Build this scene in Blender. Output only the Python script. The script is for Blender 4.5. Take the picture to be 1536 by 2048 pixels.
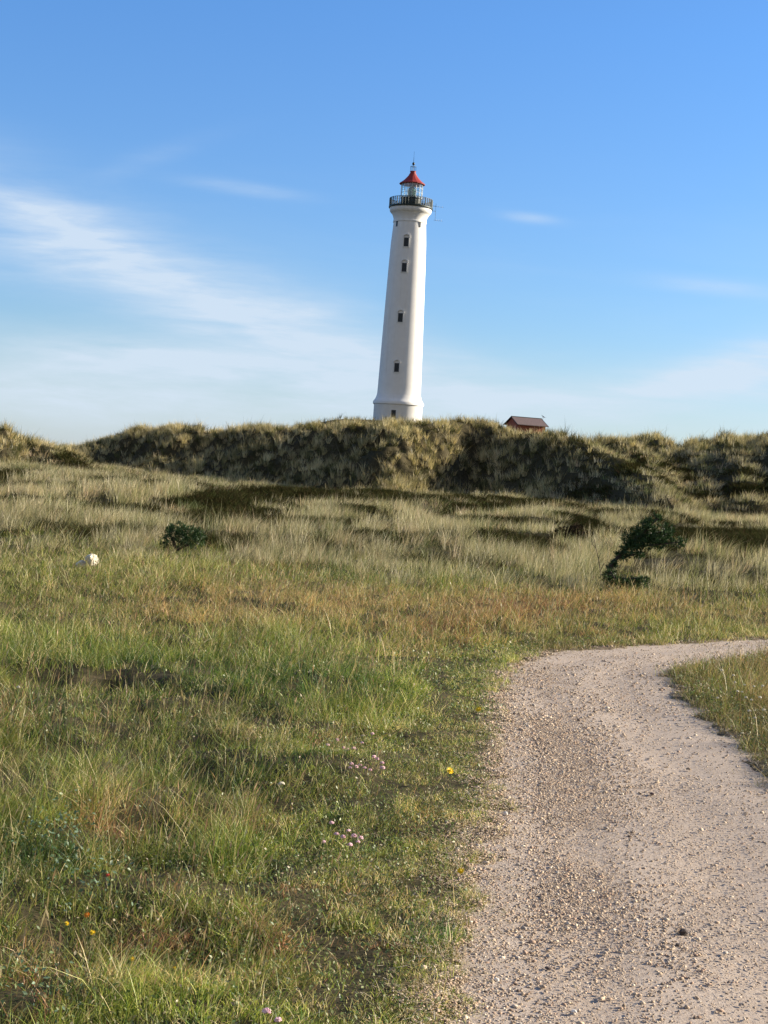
import bpy, bmesh, math, random
import numpy as np
from mathutils import Vector, Matrix

for o in list(bpy.data.objects): bpy.data.objects.remove(o)
SC = bpy.context.scene
COL = SC.collection
RNG = np.random.default_rng(7)
random.seed(7)

# ------------------------------------------------------------------ camera
F = 3000.0; CX, CY = 768.0, 1024.0          # focal length in pixels of the 1536 x 2048 photograph
EYE = 1.6
PITCH = math.radians(-1.60)                  # slightly down
ROLL = math.radians(3.62)                    # the phone was held tilted
fw = np.array([0, math.cos(PITCH), math.sin(PITCH)])
up0 = np.array([0, -math.sin(PITCH), math.cos(PITCH)]); rt0 = np.array([1.0, 0, 0])
UPV = up0 * math.cos(ROLL) - rt0 * math.sin(ROLL)
RTV = rt0 * math.cos(ROLL) + up0 * math.sin(ROLL)
CAMP = np.array([0, 0, EYE])
cd = bpy.data.cameras.new('camera'); cam = bpy.data.objects.new('camera', cd); COL.objects.link(cam)
cd.sensor_fit = 'VERTICAL'; cd.sensor_height = 24.0; cd.lens = 24.0 * F / 2048.0
cd.clip_start = 0.1; cd.clip_end = 20000
M = Matrix.Identity(4)
for i in range(3):
    M[i][0] = RTV[i]; M[i][1] = UPV[i]; M[i][2] = -fw[i]; M[i][3] = CAMP[i]
cam.matrix_world = M
SC.camera = cam

# ------------------------------------------------------------------ sun + sky
SUN_AZ, SUN_EL = math.radians(74), math.radians(20)
sdir = Vector((math.sin(SUN_AZ) * math.cos(SUN_EL), math.cos(SUN_AZ) * math.cos(SUN_EL), math.sin(SUN_EL)))
sl = bpy.data.lights.new('sun', 'SUN'); sl.energy = 5.0; sl.angle = math.radians(0.5); sl.color = (1.0, 0.88, 0.70)
so = bpy.data.objects.new('sun', sl); COL.objects.link(so); so.rotation_euler = sdir.to_track_quat('Z', 'Y').to_euler()
SC.view_settings.view_transform = 'Standard'; SC.view_settings.look = 'None'
SC.view_settings.exposure = 1.12; SC.view_settings.gamma = 1.0
SC.view_settings.use_curve_mapping = False
SKY_STRENGTH = 0.051

W = bpy.data.worlds.new('World'); SC.world = W; W.use_nodes = True
nt = W.node_tree
for n in list(nt.nodes): nt.nodes.remove(n)
class NB:
    def __init__(s, t): s.t = t
    def n(s, typ, **k):
        x = s.t.nodes.new(typ)
        for a, b in k.items(): setattr(x, a, b)
        return x
    def put(s, sock, v):
        if isinstance(v, bpy.types.NodeSocket): s.t.links.new(v, sock)
        elif v is not None: sock.default_value = v
    def m(s, op, a, b=None, c=None, clamp=False):
        x = s.n('ShaderNodeMath', operation=op); x.use_clamp = clamp
        s.put(x.inputs[0], a)
        if b is not None: s.put(x.inputs[1], b)
        if c is not None: s.put(x.inputs[2], c)
        return x.outputs[0]
    def mix(s, f, a, b, mode='MIX'):
        x = s.n('ShaderNodeMix', data_type='RGBA', blend_type=mode)
        s.put(x.inputs[0], f); s.put(x.inputs[6], a); s.put(x.inputs[7], b)
        return x.outputs[2]
    def noise(s, vec, scale, detail=4, rough=0.55, dist=0.0, lac=2.0):
        x = s.n('ShaderNodeTexNoise'); s.put(x.inputs['Vector'], vec)
        x.inputs['Scale'].default_value = scale; x.inputs['Detail'].default_value = detail
        x.inputs['Roughness'].default_value = rough; x.inputs['Distortion'].default_value = dist
        return x.outputs['Fac']
    def ramp(s, f, stops, interp='LINEAR'):
        x = s.n('ShaderNodeValToRGB'); s.put(x.inputs[0], f); r = x.color_ramp; r.interpolation = interp
        while len(r.elements) < len(stops): r.elements.new(0.5)
        for e, (p, c) in zip(r.elements, stops): e.position = p; e.color = c
        return x.outputs[0]
    def rng(s, v, a, b, c=0.0, d=1.0, smooth=False):
        x = s.n('ShaderNodeMapRange'); x.interpolation_type = 'SMOOTHSTEP' if smooth else 'LINEAR'
        s.put(x.inputs[0], v); x.inputs[1].default_value = a; x.inputs[2].default_value = b
        x.inputs[3].default_value = c; x.inputs[4].default_value = d
        return x.outputs[0]

b = NB(nt)
tc = b.n('ShaderNodeTexCoord').outputs['Generated']
sky = b.n('ShaderNodeTexSky', sky_type='NISHITA'); sky.sun_disc = False
sky.sun_elevation = SUN_EL; sky.sun_rotation = SUN_AZ; sky.altitude = 10
sky.air_density = 1.0; sky.dust_density = 0.35; sky.ozone_density = 2.2
sep = b.n('ShaderNodeSeparateXYZ'); nt.links.new(tc, sep.inputs[0])
dx, dy, dz = sep.outputs
ysafe = b.m('MAXIMUM', dy, 0.12)
U = b.m('DIVIDE', dx, ysafe); V = b.m('DIVIDE', dz, ysafe)

def px_uv(x, y):
    d = fw + RTV * (x - CX) / F + UPV * (CY - y) / F
    return d[0] / d[1], d[2] / d[1]
def blob(x, y, ang, sx, sy, amp):
    """soft elongated patch of cirrus centred on one direction of the sky"""
    u0, v0 = px_uv(x, y); a = -math.radians(ang) ; c, s_ = math.cos(a), math.sin(a)
    du = b.m('SUBTRACT', U, u0); dv = b.m('SUBTRACT', V, v0)
    p = b.m('MULTIPLY_ADD', du, c, b.m('MULTIPLY', dv, s_)); q = b.m('MULTIPLY_ADD', dv, c, b.m('MULTIPLY', du, -s_))
    p = b.m('MULTIPLY', p, F / sx); q = b.m('MULTIPLY', q, F / sy)
    r = b.m('MULTIPLY_ADD', p, p, b.m('MULTIPLY', q, q))
    return b.m('MULTIPLY', b.m('POWER', 2.718, b.m('MULTIPLY', r, -1.0)), amp)
comb = b.n('ShaderNodeCombineXYZ'); nt.links.new(U, comb.inputs[0]); nt.links.new(V, comb.inputs[1])
mp = b.n('ShaderNodeMapping'); nt.links.new(comb.outputs[0], mp.inputs['Vector'])
mp.inputs['Rotation'].default_value = (0, 0, math.radians(22)); mp.inputs['Scale'].default_value = (6, 36, 1)
n1 = b.noise(mp.outputs[0], 1.0, 6, 0.55, 0.4)
mp2 = b.n('ShaderNodeMapping'); nt.links.new(comb.outputs[0], mp2.inputs['Vector'])
mp2.inputs['Rotation'].default_value = (0, 0, math.radians(-6)); mp2.inputs['Scale'].default_value = (4, 20, 1)
n2 = b.noise(mp2.outputs[0], 1.0, 6, 0.6, 0.5)
acc = None
for bl in [(40, 430, 22, 260, 72, .38), (300, 555, 30, 330, 74, .48), (100, 520, 12, 260, 60, .40), (620, 665, 20, 330, 80, .58),
           (290, 712, 4, 190, 34, .72), (120, 780, 4, 460, 70, .45), (600, 760, 2, 360, 60, .40),
           (480, 376, 4, 110, 12, .34), (1062, 437, 3, 55, 10, .30), (1500, 722, -18, 180, 40, .68), (1330, 790, -6, 420, 60, .40),
           (1450, 576, 2, 150, 16, .30), (1000, 800, 0, 500, 35, .22), (1500, 745, -10, 120, 18, .30), (1380, 770, -8, 200, 14, .22), (930, 720, 14, 160, 20, .16), (160, 470, 24, 200, 16, .25), (420, 600, 30, 220, 14, .22), (260, 330, -22, 160, 20, .12)]:
    v = blob(*bl); acc = v if acc is None else b.m('ADD', acc, v)
fine = b.m('MULTIPLY', b.rng(n1, 0.32, 0.68, 0.35, 1.45), b.rng(b.noise(mp.outputs[0], 3.2, 5, .65, .2), .3, .7, .75, 1.25))
cl = b.m('MULTIPLY', acc, fine)
bg2 = b.m('MULTIPLY', b.rng(n2, 0.45, 0.8, 0.0, 0.22), b.rng(V, 0.22, 0.02, 0.0, 1.0))
cl = b.m('ADD', b.m('ADD', cl, bg2), b.rng(V, .11, -.01, 0.0, .40, True))
cl = b.m('MULTIPLY', b.rng(cl, 0.0, 1.0, 0.0, 0.95), b.rng(dy, 0.1, 0.5))
cl = b.m('MINIMUM', cl, 0.85)
skyc = b.mix(1.0, sky.outputs[0], b.mix(b.rng(V, .0, .30), (.93, 1.10, 1.42, 1), (.80, 1.27, 1.84, 1)), 'MULTIPLY')
CLOUD = (6.2, 7.2, 8.4, 1)
colr = b.mix(cl, skyc, CLOUD)
# unseen grey cloud added behind the photographer to cut the blue sky fill
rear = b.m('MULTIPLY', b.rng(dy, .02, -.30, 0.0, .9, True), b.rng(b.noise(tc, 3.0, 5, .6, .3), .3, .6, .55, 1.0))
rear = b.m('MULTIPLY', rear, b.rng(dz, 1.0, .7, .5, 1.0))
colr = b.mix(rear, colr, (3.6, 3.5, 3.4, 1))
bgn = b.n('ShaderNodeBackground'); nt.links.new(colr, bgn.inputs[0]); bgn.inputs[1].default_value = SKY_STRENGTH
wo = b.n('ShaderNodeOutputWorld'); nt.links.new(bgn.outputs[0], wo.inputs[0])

# ------------------------------------------------------------------ helpers
def ray(x, y):
    return fw + RTV * (x - CX) / F + UPV * (CY - y) / F
def gp(x, y, z=0.0):                         # point of the level ground seen at a pixel of the photograph
    d = ray(x, y); t = (z - EYE) / d[2]; return CAMP + d * t
def at(x, y, Y):                             # point at distance Y along the view
    d = ray(x, y); return CAMP + d * (Y / d[1])
def proj0(X, Y, Z=0.0):
    v = np.stack([X, Y, np.zeros_like(X) + Z - EYE], -1)
    w = v @ fw; return CX + F * (v @ RTV) / w, CY - F * (v @ UPV) / w

def tag(o, label=None, cat=None, group=None, kind=None):
    if label: o['label'] = label
    if cat: o['category'] = cat
    if group: o['group'] = group
    if kind: o['kind'] = kind
    return o
def empty(name, loc, rz=0.0):
    o = bpy.data.objects.new(name, None); COL.objects.link(o); o.location = loc; o.rotation_euler = (0, 0, rz)
    o.empty_display_size = 0.2; return o
def link_mesh(name, me, mat, parent=None, smooth=False):
    me.materials.append(mat)
    if smooth: me.polygons.foreach_set('use_smooth', [True] * len(me.polygons))
    o = bpy.data.objects.new(name, me); COL.objects.link(o)
    if parent is not None: o.parent = parent
    return o
def bm_obj(name, bm, mat, parent=None, smooth=False):
    me = bpy.data.meshes.new(name); bmesh.ops.recalc_face_normals(bm, faces=bm.faces); bm.to_mesh(me); bm.free()
    return link_mesh(name, me, mat, parent, smooth)
def np_obj(name, verts, nper, faces_local, cols, mat, parent=None, smooth=False):
    """N copies of a little face pattern: verts (N,k,3); faces_local list of tuples; cols (N,3) or (N,k,3)"""
    N, k = verts.shape[0], verts.shape[1]
    me = bpy.data.meshes.new(name)
    me.vertices.add(N * k); me.vertices.foreach_set('co', verts.astype(np.float32).ravel())
    fl = np.concatenate([np.array(f) for f in faces_local]); ln = np.array([len(f) for f in faces_local])
    loops = (np.arange(N)[:, None] * k + fl[None, :]).ravel().astype(np.int32)
    me.loops.add(len(loops)); me.loops.foreach_set('vertex_index', loops)
    tot = np.tile(ln, N); st = np.concatenate([[0], np.cumsum(tot)[:-1]]).astype(np.int32)
    me.polygons.add(len(tot)); me.polygons.foreach_set('loop_start', st)
    me.update(calc_edges=True)
    if cols is not None:
        if cols.ndim == 2: cols = np.repeat(cols[:, None, :], k, 1)
        c4 = np.ones((N * k, 4), np.float32); c4[:, :3] = cols.reshape(-1, 3)
        a = me.attributes.new('Col', 'FLOAT_COLOR', 'POINT'); a.data.foreach_set('color', c4.ravel())
    return link_mesh(name, me, mat, parent, smooth)

def _h(ix, iy, s):
    n = (ix.astype(np.int64) * 374761393 + iy.astype(np.int64) * 668265263 + s * 1442695041) & 0xffffffff
    n = ((n ^ (n >> 13)) * 1274126177) & 0xffffffff
    return ((n ^ (n >> 16)) & 0xffff) / 65535.0
def vn(x, y, s=0):
    ix = np.floor(x); iy = np.floor(y); fx = x - ix; fy = y - iy
    fx = fx * fx * (3 - 2 * fx); fy = fy * fy * (3 - 2 * fy)
    a = _h(ix, iy, s); b_ = _h(ix + 1, iy, s); c = _h(ix, iy + 1, s); d = _h(ix + 1, iy + 1, s)
    return (a * (1 - fx) + b_ * fx) * (1 - fy) + (c * (1 - fx) + d * fx) * fy
def fbm(x, y, s=0, o=4):
    t = 0; a = 0.5; n = 0
    for i in range(o):
        t = t + a * vn(x * 2 ** i + i * 17.3, y * 2 ** i - i * 9.1, s + i); n += a; a *= 0.5
    return t / n
def ss(a, b_, x):
    t = np.clip((x - a) / (b_ - a), 0, 1); return t * t * (3 - 2 * t)

# ------------------------------------------------------------------ the path outline on the ground
LPX = [(872, 2048), (890, 1970), (905, 1905), (938, 1830), (945, 1750), (975, 1670), (985, 1600), (990, 1520), (998, 1450), (996, 1390), (1004, 1350),
       (1030, 1327), (1075, 1311), (1150, 1301), (1240, 1295), (1340, 1289), (1440, 1283), (1536, 1279)]
L = [(-0.25, -6), (-0.12, -2), (0.0, 2.5)] + [tuple(gp(*p)[:2]) for p in LPX]
e = L[-1]; L += [(e[0] + 3, e[1] + 1.2), (e[0] + 14, e[1] + 8)]
RPX = [(1536, 1545), (1500, 1512), (1462, 1472), (1405, 1428), (1362, 1392), (1338, 1366), (1342, 1350), (1385, 1338), (1450, 1326), (1536, 1316)]
R_ = [(1.65, -6), (1.75, -2), (1.95, 2.5), (2.15, 6.5)] + [tuple(gp(*p)[:2]) for p in RPX]
e = R_[-1]; R_ += [(e[0] + 3, e[1] + 1.2), (e[0] + 14.8, e[1] + 6)]
def densify(P, step=0.12):
    P = np.array(P, float); out = []
    for i in range(len(P) - 1):                      # Catmull-Rom
        p0 = P[max(i - 1, 0)]; p1 = P[i]; p2 = P[i + 1]; p3 = P[min(i + 2, len(P) - 1)]
        n = max(2, int(np.linalg.norm(p2 - p1) / step))
        for t in np.linspace(0, 1, n, endpoint=False):
            out.append(0.5 * ((2 * p1) + (p2 - p0) * t + (2 * p0 - 5 * p1 + 4 * p2 - p3) * t * t + (3 * p1 - p0 - 3 * p2 + p3) * t ** 3))
    out.append(P[-1]); return np.array(out)
LE = densify(L, 0.25); RE = densify(R_, 0.25)
POLY = np.concatenate([LE, RE[::-1]])
def path_sd(X, Y):
    """signed distance to the path outline, negative on the path"""
    X = np.asarray(X, float); Y = np.asarray(Y, float)
    out = np.full(X.shape, 5.0)
    m = (Y < 26) & (Y > -8) & (np.abs(X) < 20)
    if not m.any(): return out
    x = X[m]; y = Y[m]; best = np.full(x.shape, 1e9); ins = np.zeros(x.shape, bool)
    A = POLY; B = np.roll(POLY, -1, 0)
    for (ax, ay), (bx, by) in zip(A, B):
        vx, vy = bx - ax, by - ay; l2 = vx * vx + vy * vy + 1e-12
        t = np.clip(((x - ax) * vx + (y - ay) * vy) / l2, 0, 1)
        best = np.minimum(best, (x - ax - t * vx) ** 2 + (y - ay - t * vy) ** 2)
        c = (ay > y) != (by > y)
        if c.any():
            xi = ax + (y - ay) * vx / (vy if abs(vy) > 1e-12 else 1e-12)
            ins ^= c & (x < xi)
    r = np.sqrt(best); r[ins] *= -1
    out[m] = np.minimum(r, 5); return out

# ------------------------------------------------------------------ terrain
def tab(pairs, x):
    p = np.array(pairs, float); return np.interp(x, p[:, 0], p[:, 1])
CREST = [(-1500, 850), (-500, 830), (-120, 845), (0, 866), (40, 884), (95, 895), (150, 892), (200, 876), (265, 853), (300, 857), (345, 849), (400, 865), (440, 863), (480, 854), (530, 850), (575, 856),
         (610, 848), (650, 851), (700, 843), (740, 848), (770, 843), (860, 844), (900, 838), (950, 840), (1000, 853), (1040, 864), (1090, 868), (1150, 884), (1185, 892), (1215, 886), (1250, 877),
         (1300, 876), (1330, 886), (1352, 897), (1375, 893), (1400, 881), (1450, 874), (1536, 876), (1700, 868), (2200, 850), (3500, 870)]
DC = [(-300, 106), (0, 108), (60, 120), (100, 150), (200, 147), (400, 136), (600, 128), (780, 120), (850, 121), (930, 128), (980, 126), (1040, 120), (1100, 118), (1160, 130), (1220, 134), (1300, 137), (1400, 136), (1500, 132), (1700, 124)]
DF = [(-300, 84), (0, 88), (100, 115), (200, 128), (400, 118), (600, 110), (780, 101), (840, 104), (930, 114), (980, 110), (1060, 104), (1140, 106), (1200, 114), (1300, 119), (1400, 118), (1500, 112), (1700, 104)]
ZF = [(-300, 0.3), (0, 0.3), (200, 0.0), (600, -.3), (860, -.1), (1000, .0), (1300, .2), (1400, -.1), (1600, -.1)]
yh = lambda x: 940 + (x - CX) * math.tan(ROLL)
def spur(X, Y, pts, sl, sr, k=0.0):
    """a side ridge of a dune: crest polyline with a steep left and a gentler right side"""
    best = np.full(X.shape, -50.0)
    P = []
    for i_, (px, py, d) in enumerate(pts): P.append(at(px, py, d) + np.array([0, 0, .55 if 0 < i_ < len(pts) - 1 else .1]))
    P = np.array(P)
    for A, B in zip(P[:-1], P[1:]):
        v = (B - A)[:2]; l2 = v @ v
        tr = ((X - A[0]) * v[0] + (Y - A[1]) * v[1]) / l2; t = np.clip(tr, 0, 1)
        qx = X - A[0] - t * v[0]; qy = Y - A[1] - t * v[1]; d = np.hypot(qx, qy)
        side = v[0] * (Y - A[1]) - v[1] * (X - A[0])
        s = np.where(side > 0, sr, sl)
        d2 = np.sqrt(d * d + 0.5) - 0.5
        best = np.maximum(best, A[2] + t * (B[2] - A[2]) - s * d2)
    return best
def smax(a, b_, k):
    h = np.clip(0.5 + 0.5 * (a - b_) / k, 0, 1); return b_ * (1 - h) + a * h + k * h * (1 - h)
LHD = 226.0
LH = at(794.5, 842, LHD)
HUT = at(1050, 880, 200.0)
def H(X, Y, sd=None):
    X = np.asarray(X, float); Y = np.asarray(Y, float)
    r = np.hypot(X, Y)
    d = np.where(Y > 0, Y, r) + 1e-6
    px = CX + F * X / np.maximum(Y, 0.25 * r + .01)
    wx = px + 26 * (fbm(X * .12, Y * .12, 5, 3) - .5) * ss(60, 110, d)
    cz = EYE + (yh(px) - 9 - tab(CREST, px)) / F * tab(DC, px)
    cz = cz + 0.5 * (fbm(X * .35, Y * .15, 31, 4) - .5)
    dc = tab(DC, wx); df = tab(DF, wx); fz = tab(ZF, px)
    # meadow and low hummocks
    und = (fbm(X * .13 + 3, Y * .10, 11, 3) - .5) * 1.5 * ss(20, 60, d) + (fbm(X * .35, Y * .22, 12, 3) - .5) * .55 * ss(17, 40, d)
    und = und * (1 - ss(75, 98, d) * .6)
    lawn = (fbm(X * .9, Y * .9, 13, 3) - .5) * .11 + (fbm(X * 2.3, Y * 1.9, 17, 3) - .5) * .15 * ss(3, 5, d) + (fbm(X * .28, Y * .28, 14, 2) - .5) * .16 * ss(5, 12, d)
    base = und + lawn * (1 - ss(25, 45, d) * .5) + fz * ss(50, 95, d)
    t = np.clip((d - df) / (dc - df), 0, 1)
    S = t * t * (3 - 2 * t) * .75 + t * .25
    dune = base * (1 - t) + cz * t * 0 + (cz - base) * S + base * t * 1.0
    bumps = ((fbm(X * .26, Y * .18, 21, 4) - .5) * 3.4 + (fbm(X * .9, Y * .6, 23, 2) - .5) * 1.5) * np.sin(np.pi * np.clip(t, 0, 1)) ** .8
    dune = dune + bumps
    behind = np.maximum(d - dc, 0)
    dune = dune - 0.06 * np.minimum(behind, 60) * ss(0, 12, behind)
    z = np.where(d > df, dune, base)
    m = (d > 72) & (d < 160) & (Y > 0)
    if m.any():
        Xm, Ym, zm = X[m], Y[m], z[m]
        for pts, sl_, sr_ in SPURS:
            zm = smax(spur(Xm, Ym, pts, sl_, sr_), zm, 0.4)
        z = z.copy(); z[m] = zm
    dl = np.hypot(X - LH[0], Y - LH[1]); z = np.maximum(z, np.where(dl < 120, 8.75 - .24 * np.maximum(dl - 9, 0), -9))
    dh = np.hypot(X - HUT[0], Y - HUT[1]); z = np.maximum(z, np.where(dh < 60, HUT[2] - .18 * np.maximum(dh - 5, 0), -9))
    z = z * (1 - ss(350, 900, r)) + 0.0
    if sd is None: sd = path_sd(X, Y)
    k = ss(-.05, .9, sd)
    rag = sd + (fbm(X * 7, Y * 7, 151, 3) - .5) * .30
    z = z * k + .015 * ss(-.14, .05, rag) - .022 * (1 - ss(-.16, .02, rag))
    return z
SPURS = [([(1050, 866, 121), (1130, 884, 115), (1190, 908, 109), (1255, 938, 103), (1300, 964, 97), (1335, 994, 90)], .80, .75),
         ([(1180, 884, 128), (1240, 893, 122), (1285, 915, 115), (1315, 945, 108), (1330, 975, 102)], .85, .7),
         ([(1290, 872, 133), (1320, 890, 126), (1350, 930, 116), (1380, 965, 108), (1390, 995, 101)], .85, .8),
         ([(1385, 884, 128), (1400, 900, 120), (1412, 940, 112), (1420, 1003, 98)], .95, .7),
         ([(1450, 874, 124), (1475, 905, 115), (1500, 950, 106), (1515, 1000, 96)], .7, .7),
         ([(1540, 872, 120), (1580, 910, 110), (1610, 960, 100)], .7, .6),
         ([(40, 884, 112), (90, 905, 108), (150, 925, 102)], .4, .5)]

def foot(X, Y): return tab(DF, CX + F * X / np.maximum(Y, 1))
# ------------------------------------------------------------------ materials
def mat(name):
    m = bpy.data.materials.new(name); m.use_nodes = True
    for n in list(m.node_tree.nodes): m.node_tree.nodes.remove(n)
    k = NB(m.node_tree); out = k.n('ShaderNodeOutputMaterial'); return m, k, out
def pbr(name, color, rough=.7, metal=0.0, var=.12, scale=4.0, bump=0.0, bscale=30, spec=.4):
    m, k, out = mat(name)
    co = k.n('ShaderNodeTexCoord').outputs['Object']
    n = k.noise(co, scale, 5, .6)
    c = k.mix(k.rng(n, .3, .7), tuple(v * (1 - var) for v in color) + (1,), tuple(min(1, v * (1 + var)) for v in color) + (1,))
    p = k.n('ShaderNodeBsdfPrincipled'); k.put(p.inputs['Base Color'], c); p.inputs['Roughness'].default_value = rough
    p.inputs['Metallic'].default_value = metal; p.inputs['Specular IOR Level'].default_value = spec
    if bump:
        bn = k.n('ShaderNodeBump'); bn.inputs['Strength'].default_value = bump; k.put(bn.inputs['Height'], k.noise(co, bscale, 4))
        bn.inputs['Distance'].default_value = .02
        m.node_tree.links.new(bn.outputs[0], p.inputs['Normal'])
    m.node_tree.links.new(p.outputs[0], out.inputs[0]); return m
def leafmat(name, trans=.3, gloss=.06, sat=1.0):
    m, k, out = mat(name)
    a = k.n('ShaderNodeAttribute', attribute_name='Col').outputs['Color']
    d = k.n('ShaderNodeBsdfDiffuse'); k.put(d.inputs[0], a)
    t = k.n('ShaderNodeBsdfTranslucent'); k.put(t.inputs[0], k.mix(1.0, a, (1.0, 1.0, .75, 1), 'MULTIPLY'))
    g = k.n('ShaderNodeBsdfGlossy'); g.inputs['Roughness'].default_value = .45; g.inputs[0].default_value = (.8, .8, .8, 1)
    x = k.n('ShaderNodeMixShader'); x.inputs[0].default_value = trans
    m.node_tree.links.new(d.outputs[0], x.inputs[1]); m.node_tree.links.new(t.outputs[0], x.inputs[2])
    y = k.n('ShaderNodeMixShader'); y.inputs[0].default_value = gloss
    m.node_tree.links.new(x.outputs[0], y.inputs[1]); m.node_tree.links.new(g.outputs[0], y.inputs[2])
    m.node_tree.links.new(y.outputs[0], out.inputs[0]); return m
M_GRASS = leafmat('grass_blades', .30, .035)
M_MARRAM = leafmat('marram_blades', .28, .03)
M_HEATH = leafmat('heather_twigs', .12, .0)
M_NEEDLE = leafmat('pine_needles', .10, .03)
M_STONE = None
m, k, out = mat('gravel_stones')
a = k.n('ShaderNodeAttribute', attribute_name='Col').outputs['Color']
p = k.n('ShaderNodeBsdfPrincipled'); k.put(p.inputs['Base Color'], a); p.inputs['Roughness'].default_value = .85; p.inputs['Specular IOR Level'].default_value = .2
m.node_tree.links.new(p.outputs[0], out.inputs[0]); M_STONE = m

# ground soil: dark humus, sand where the slope is bare
m, k, out = mat('ground_soil')
co = k.n('ShaderNodeNewGeometry').outputs['Position']
n = k.noise(co, 1.3, 6, .65); n2_ = k.noise(co, 9.0, 5, .6); n3 = k.noise(co, .12, 4, .6)
c = k.mix(k.rng(n, .35, .65), (.035, .031, .016, 1), (.060, .052, .027, 1))
c = k.mix(k.rng(n2_, .45, .7), c, (.09, .072, .042, 1))
sa = k.n('ShaderNodeAttribute', attribute_name='Sand').outputs['Fac']
sandc = k.mix(k.rng(n2_, .35, .65), (.09, .068, .04, 1), (.29, .225, .16, 1))
c = k.mix(k.m('MULTIPLY', sa, k.rng(k.noise(co, 30, 3), .3, .6, .5, 1.0)), c, sandc)
p = k.n('ShaderNodeBsdfPrincipled'); k.put(p.inputs['Base Color'], c); p.inputs['Roughness'].default_value = .95; p.inputs['Specular IOR Level'].default_value = .05
bn = k.n('ShaderNodeBump'); bn.inputs['Strength'].default_value = .6; bn.inputs['Distance'].default_value = .03; k.put(bn.inputs['Height'], n2_)
m.node_tree.links.new(bn.outputs[0], p.inputs['Normal']); m.node_tree.links.new(p.outputs[0], out.inputs[0]); M_SOIL = m

# path: packed pinkish grey sand and fine gravel
m, k, out = mat('path_gravel')
co = k.n('ShaderNodeNewGeometry').outputs['Position']
n = k.noise(co, 2.6, 8, .7); n2_ = k.noise(co, 45.0, 5, .7); n3 = k.noise(co, 160.0, 3, .6)
c = k.mix(k.rng(n, .3, .7), (.385, .305, .235, 1), (.485, .39, .305, 1))
c = k.mix(k.rng(n2_, .38, .62), k.mix(1.0, c, (.82, .80, .78, 1), 'MULTIPLY'), c)
c = k.mix(k.rng(n3, .56, .70), c, (.27, .225, .19, 1))
vo = k.n('ShaderNodeTexVoronoi'); k.put(vo.inputs['Vector'], co); vo.inputs['Scale'].default_value = 120
c = k.mix(k.m('MULTIPLY', k.rng(vo.outputs['Color'], .0, 1.0), .35), c, (.62, .55, .47, 1))
p = k.n('ShaderNodeBsdfPrincipled'); k.put(p.inputs['Base Color'], c); p.inputs['Roughness'].default_value = .95; p.inputs['Specular IOR Level'].default_value = .1
bn = k.n('ShaderNodeBump'); bn.inputs['Strength'].default_value = .55; bn.inputs['Distance'].default_value = .006
k.put(bn.inputs['Height'], k.m('ADD', k.m('MULTIPLY', n2_, 1.4), k.m('MULTIPLY', n3, .5)))
m.node_tree.links.new(bn.outputs[0], p.inputs['Normal']); m.node_tree.links.new(p.outputs[0], out.inputs[0]); M_PATH = m

# ------------------------------------------------------------------ ground sheet (polar grid round the camera, to the horizon)
th = np.concatenate([np.linspace(-180, -24, 90, endpoint=False), np.linspace(-24, 24, 620, endpoint=False), np.linspace(24, 180, 90, endpoint=False)])
th = np.radians(th)
rr = np.concatenate([np.linspace(.4, 3, 14, endpoint=False), np.geomspace(3, 30, 260, endpoint=False), np.geomspace(30, 88, 150, endpoint=False),
                     np.linspace(88, 150, 250, endpoint=False), np.geomspace(150, 400, 60, endpoint=False), np.geomspace(400, 9000, 20)])
TH, RR = np.meshgrid(th, rr)
X = RR * np.sin(TH); Y = RR * np.cos(TH)
Z = H(X.ravel(), Y.ravel()).reshape(X.shape)
me = bpy.data.meshes.new('ground'); nr, nc = X.shape
V_ = np.stack([X, Y, Z], -1).reshape(-1, 3); V_ = np.concatenate([V_, [[0, 0, -.03]]])
i, j = np.meshgrid(np.arange(nr - 1), np.arange(nc), indexing='ij'); j2 = (j + 1) % nc
q = np.stack([i * nc + j, i * nc + j2, (i + 1) * nc + j2, (i + 1) * nc + j], -1).reshape(-1, 4)[:, ::-1]
fan = np.stack([np.full(nc, nr * nc), (np.arange(nc) + 1) % nc, np.arange(nc)], -1)[:, ::1]
loops = np.concatenate([q.ravel(), fan.ravel()]).astype(np.int32)
tot = np.concatenate([np.full(len(q), 4), np.full(nc, 3)])
me.vertices.add(len(V_)); me.vertices.foreach_set('co', V_.astype(np.float32).ravel())
me.loops.add(len(loops)); me.loops.foreach_set('vertex_index', loops)
me.polygons.add(len(tot)); me.polygons.foreach_set('loop_start', np.concatenate([[0], np.cumsum(tot)[:-1]]).astype(np.int32))
me.update(calc_edges=True); me.validate()
sdv = path_sd(V_[:, 0], V_[:, 1]); sdv = sdv + (fbm(V_[:, 0] * 5, V_[:, 1] * 5, 152, 3) - .5) * .3
sa_ = me.attributes.new('Sand', 'FLOAT', 'POINT'); sa_.data.foreach_set('value', ss(.14, -.04, sdv).astype(np.float32))
g = link_mesh('ground', me, M_SOIL, None, True); tag(g, kind='structure')

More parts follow.
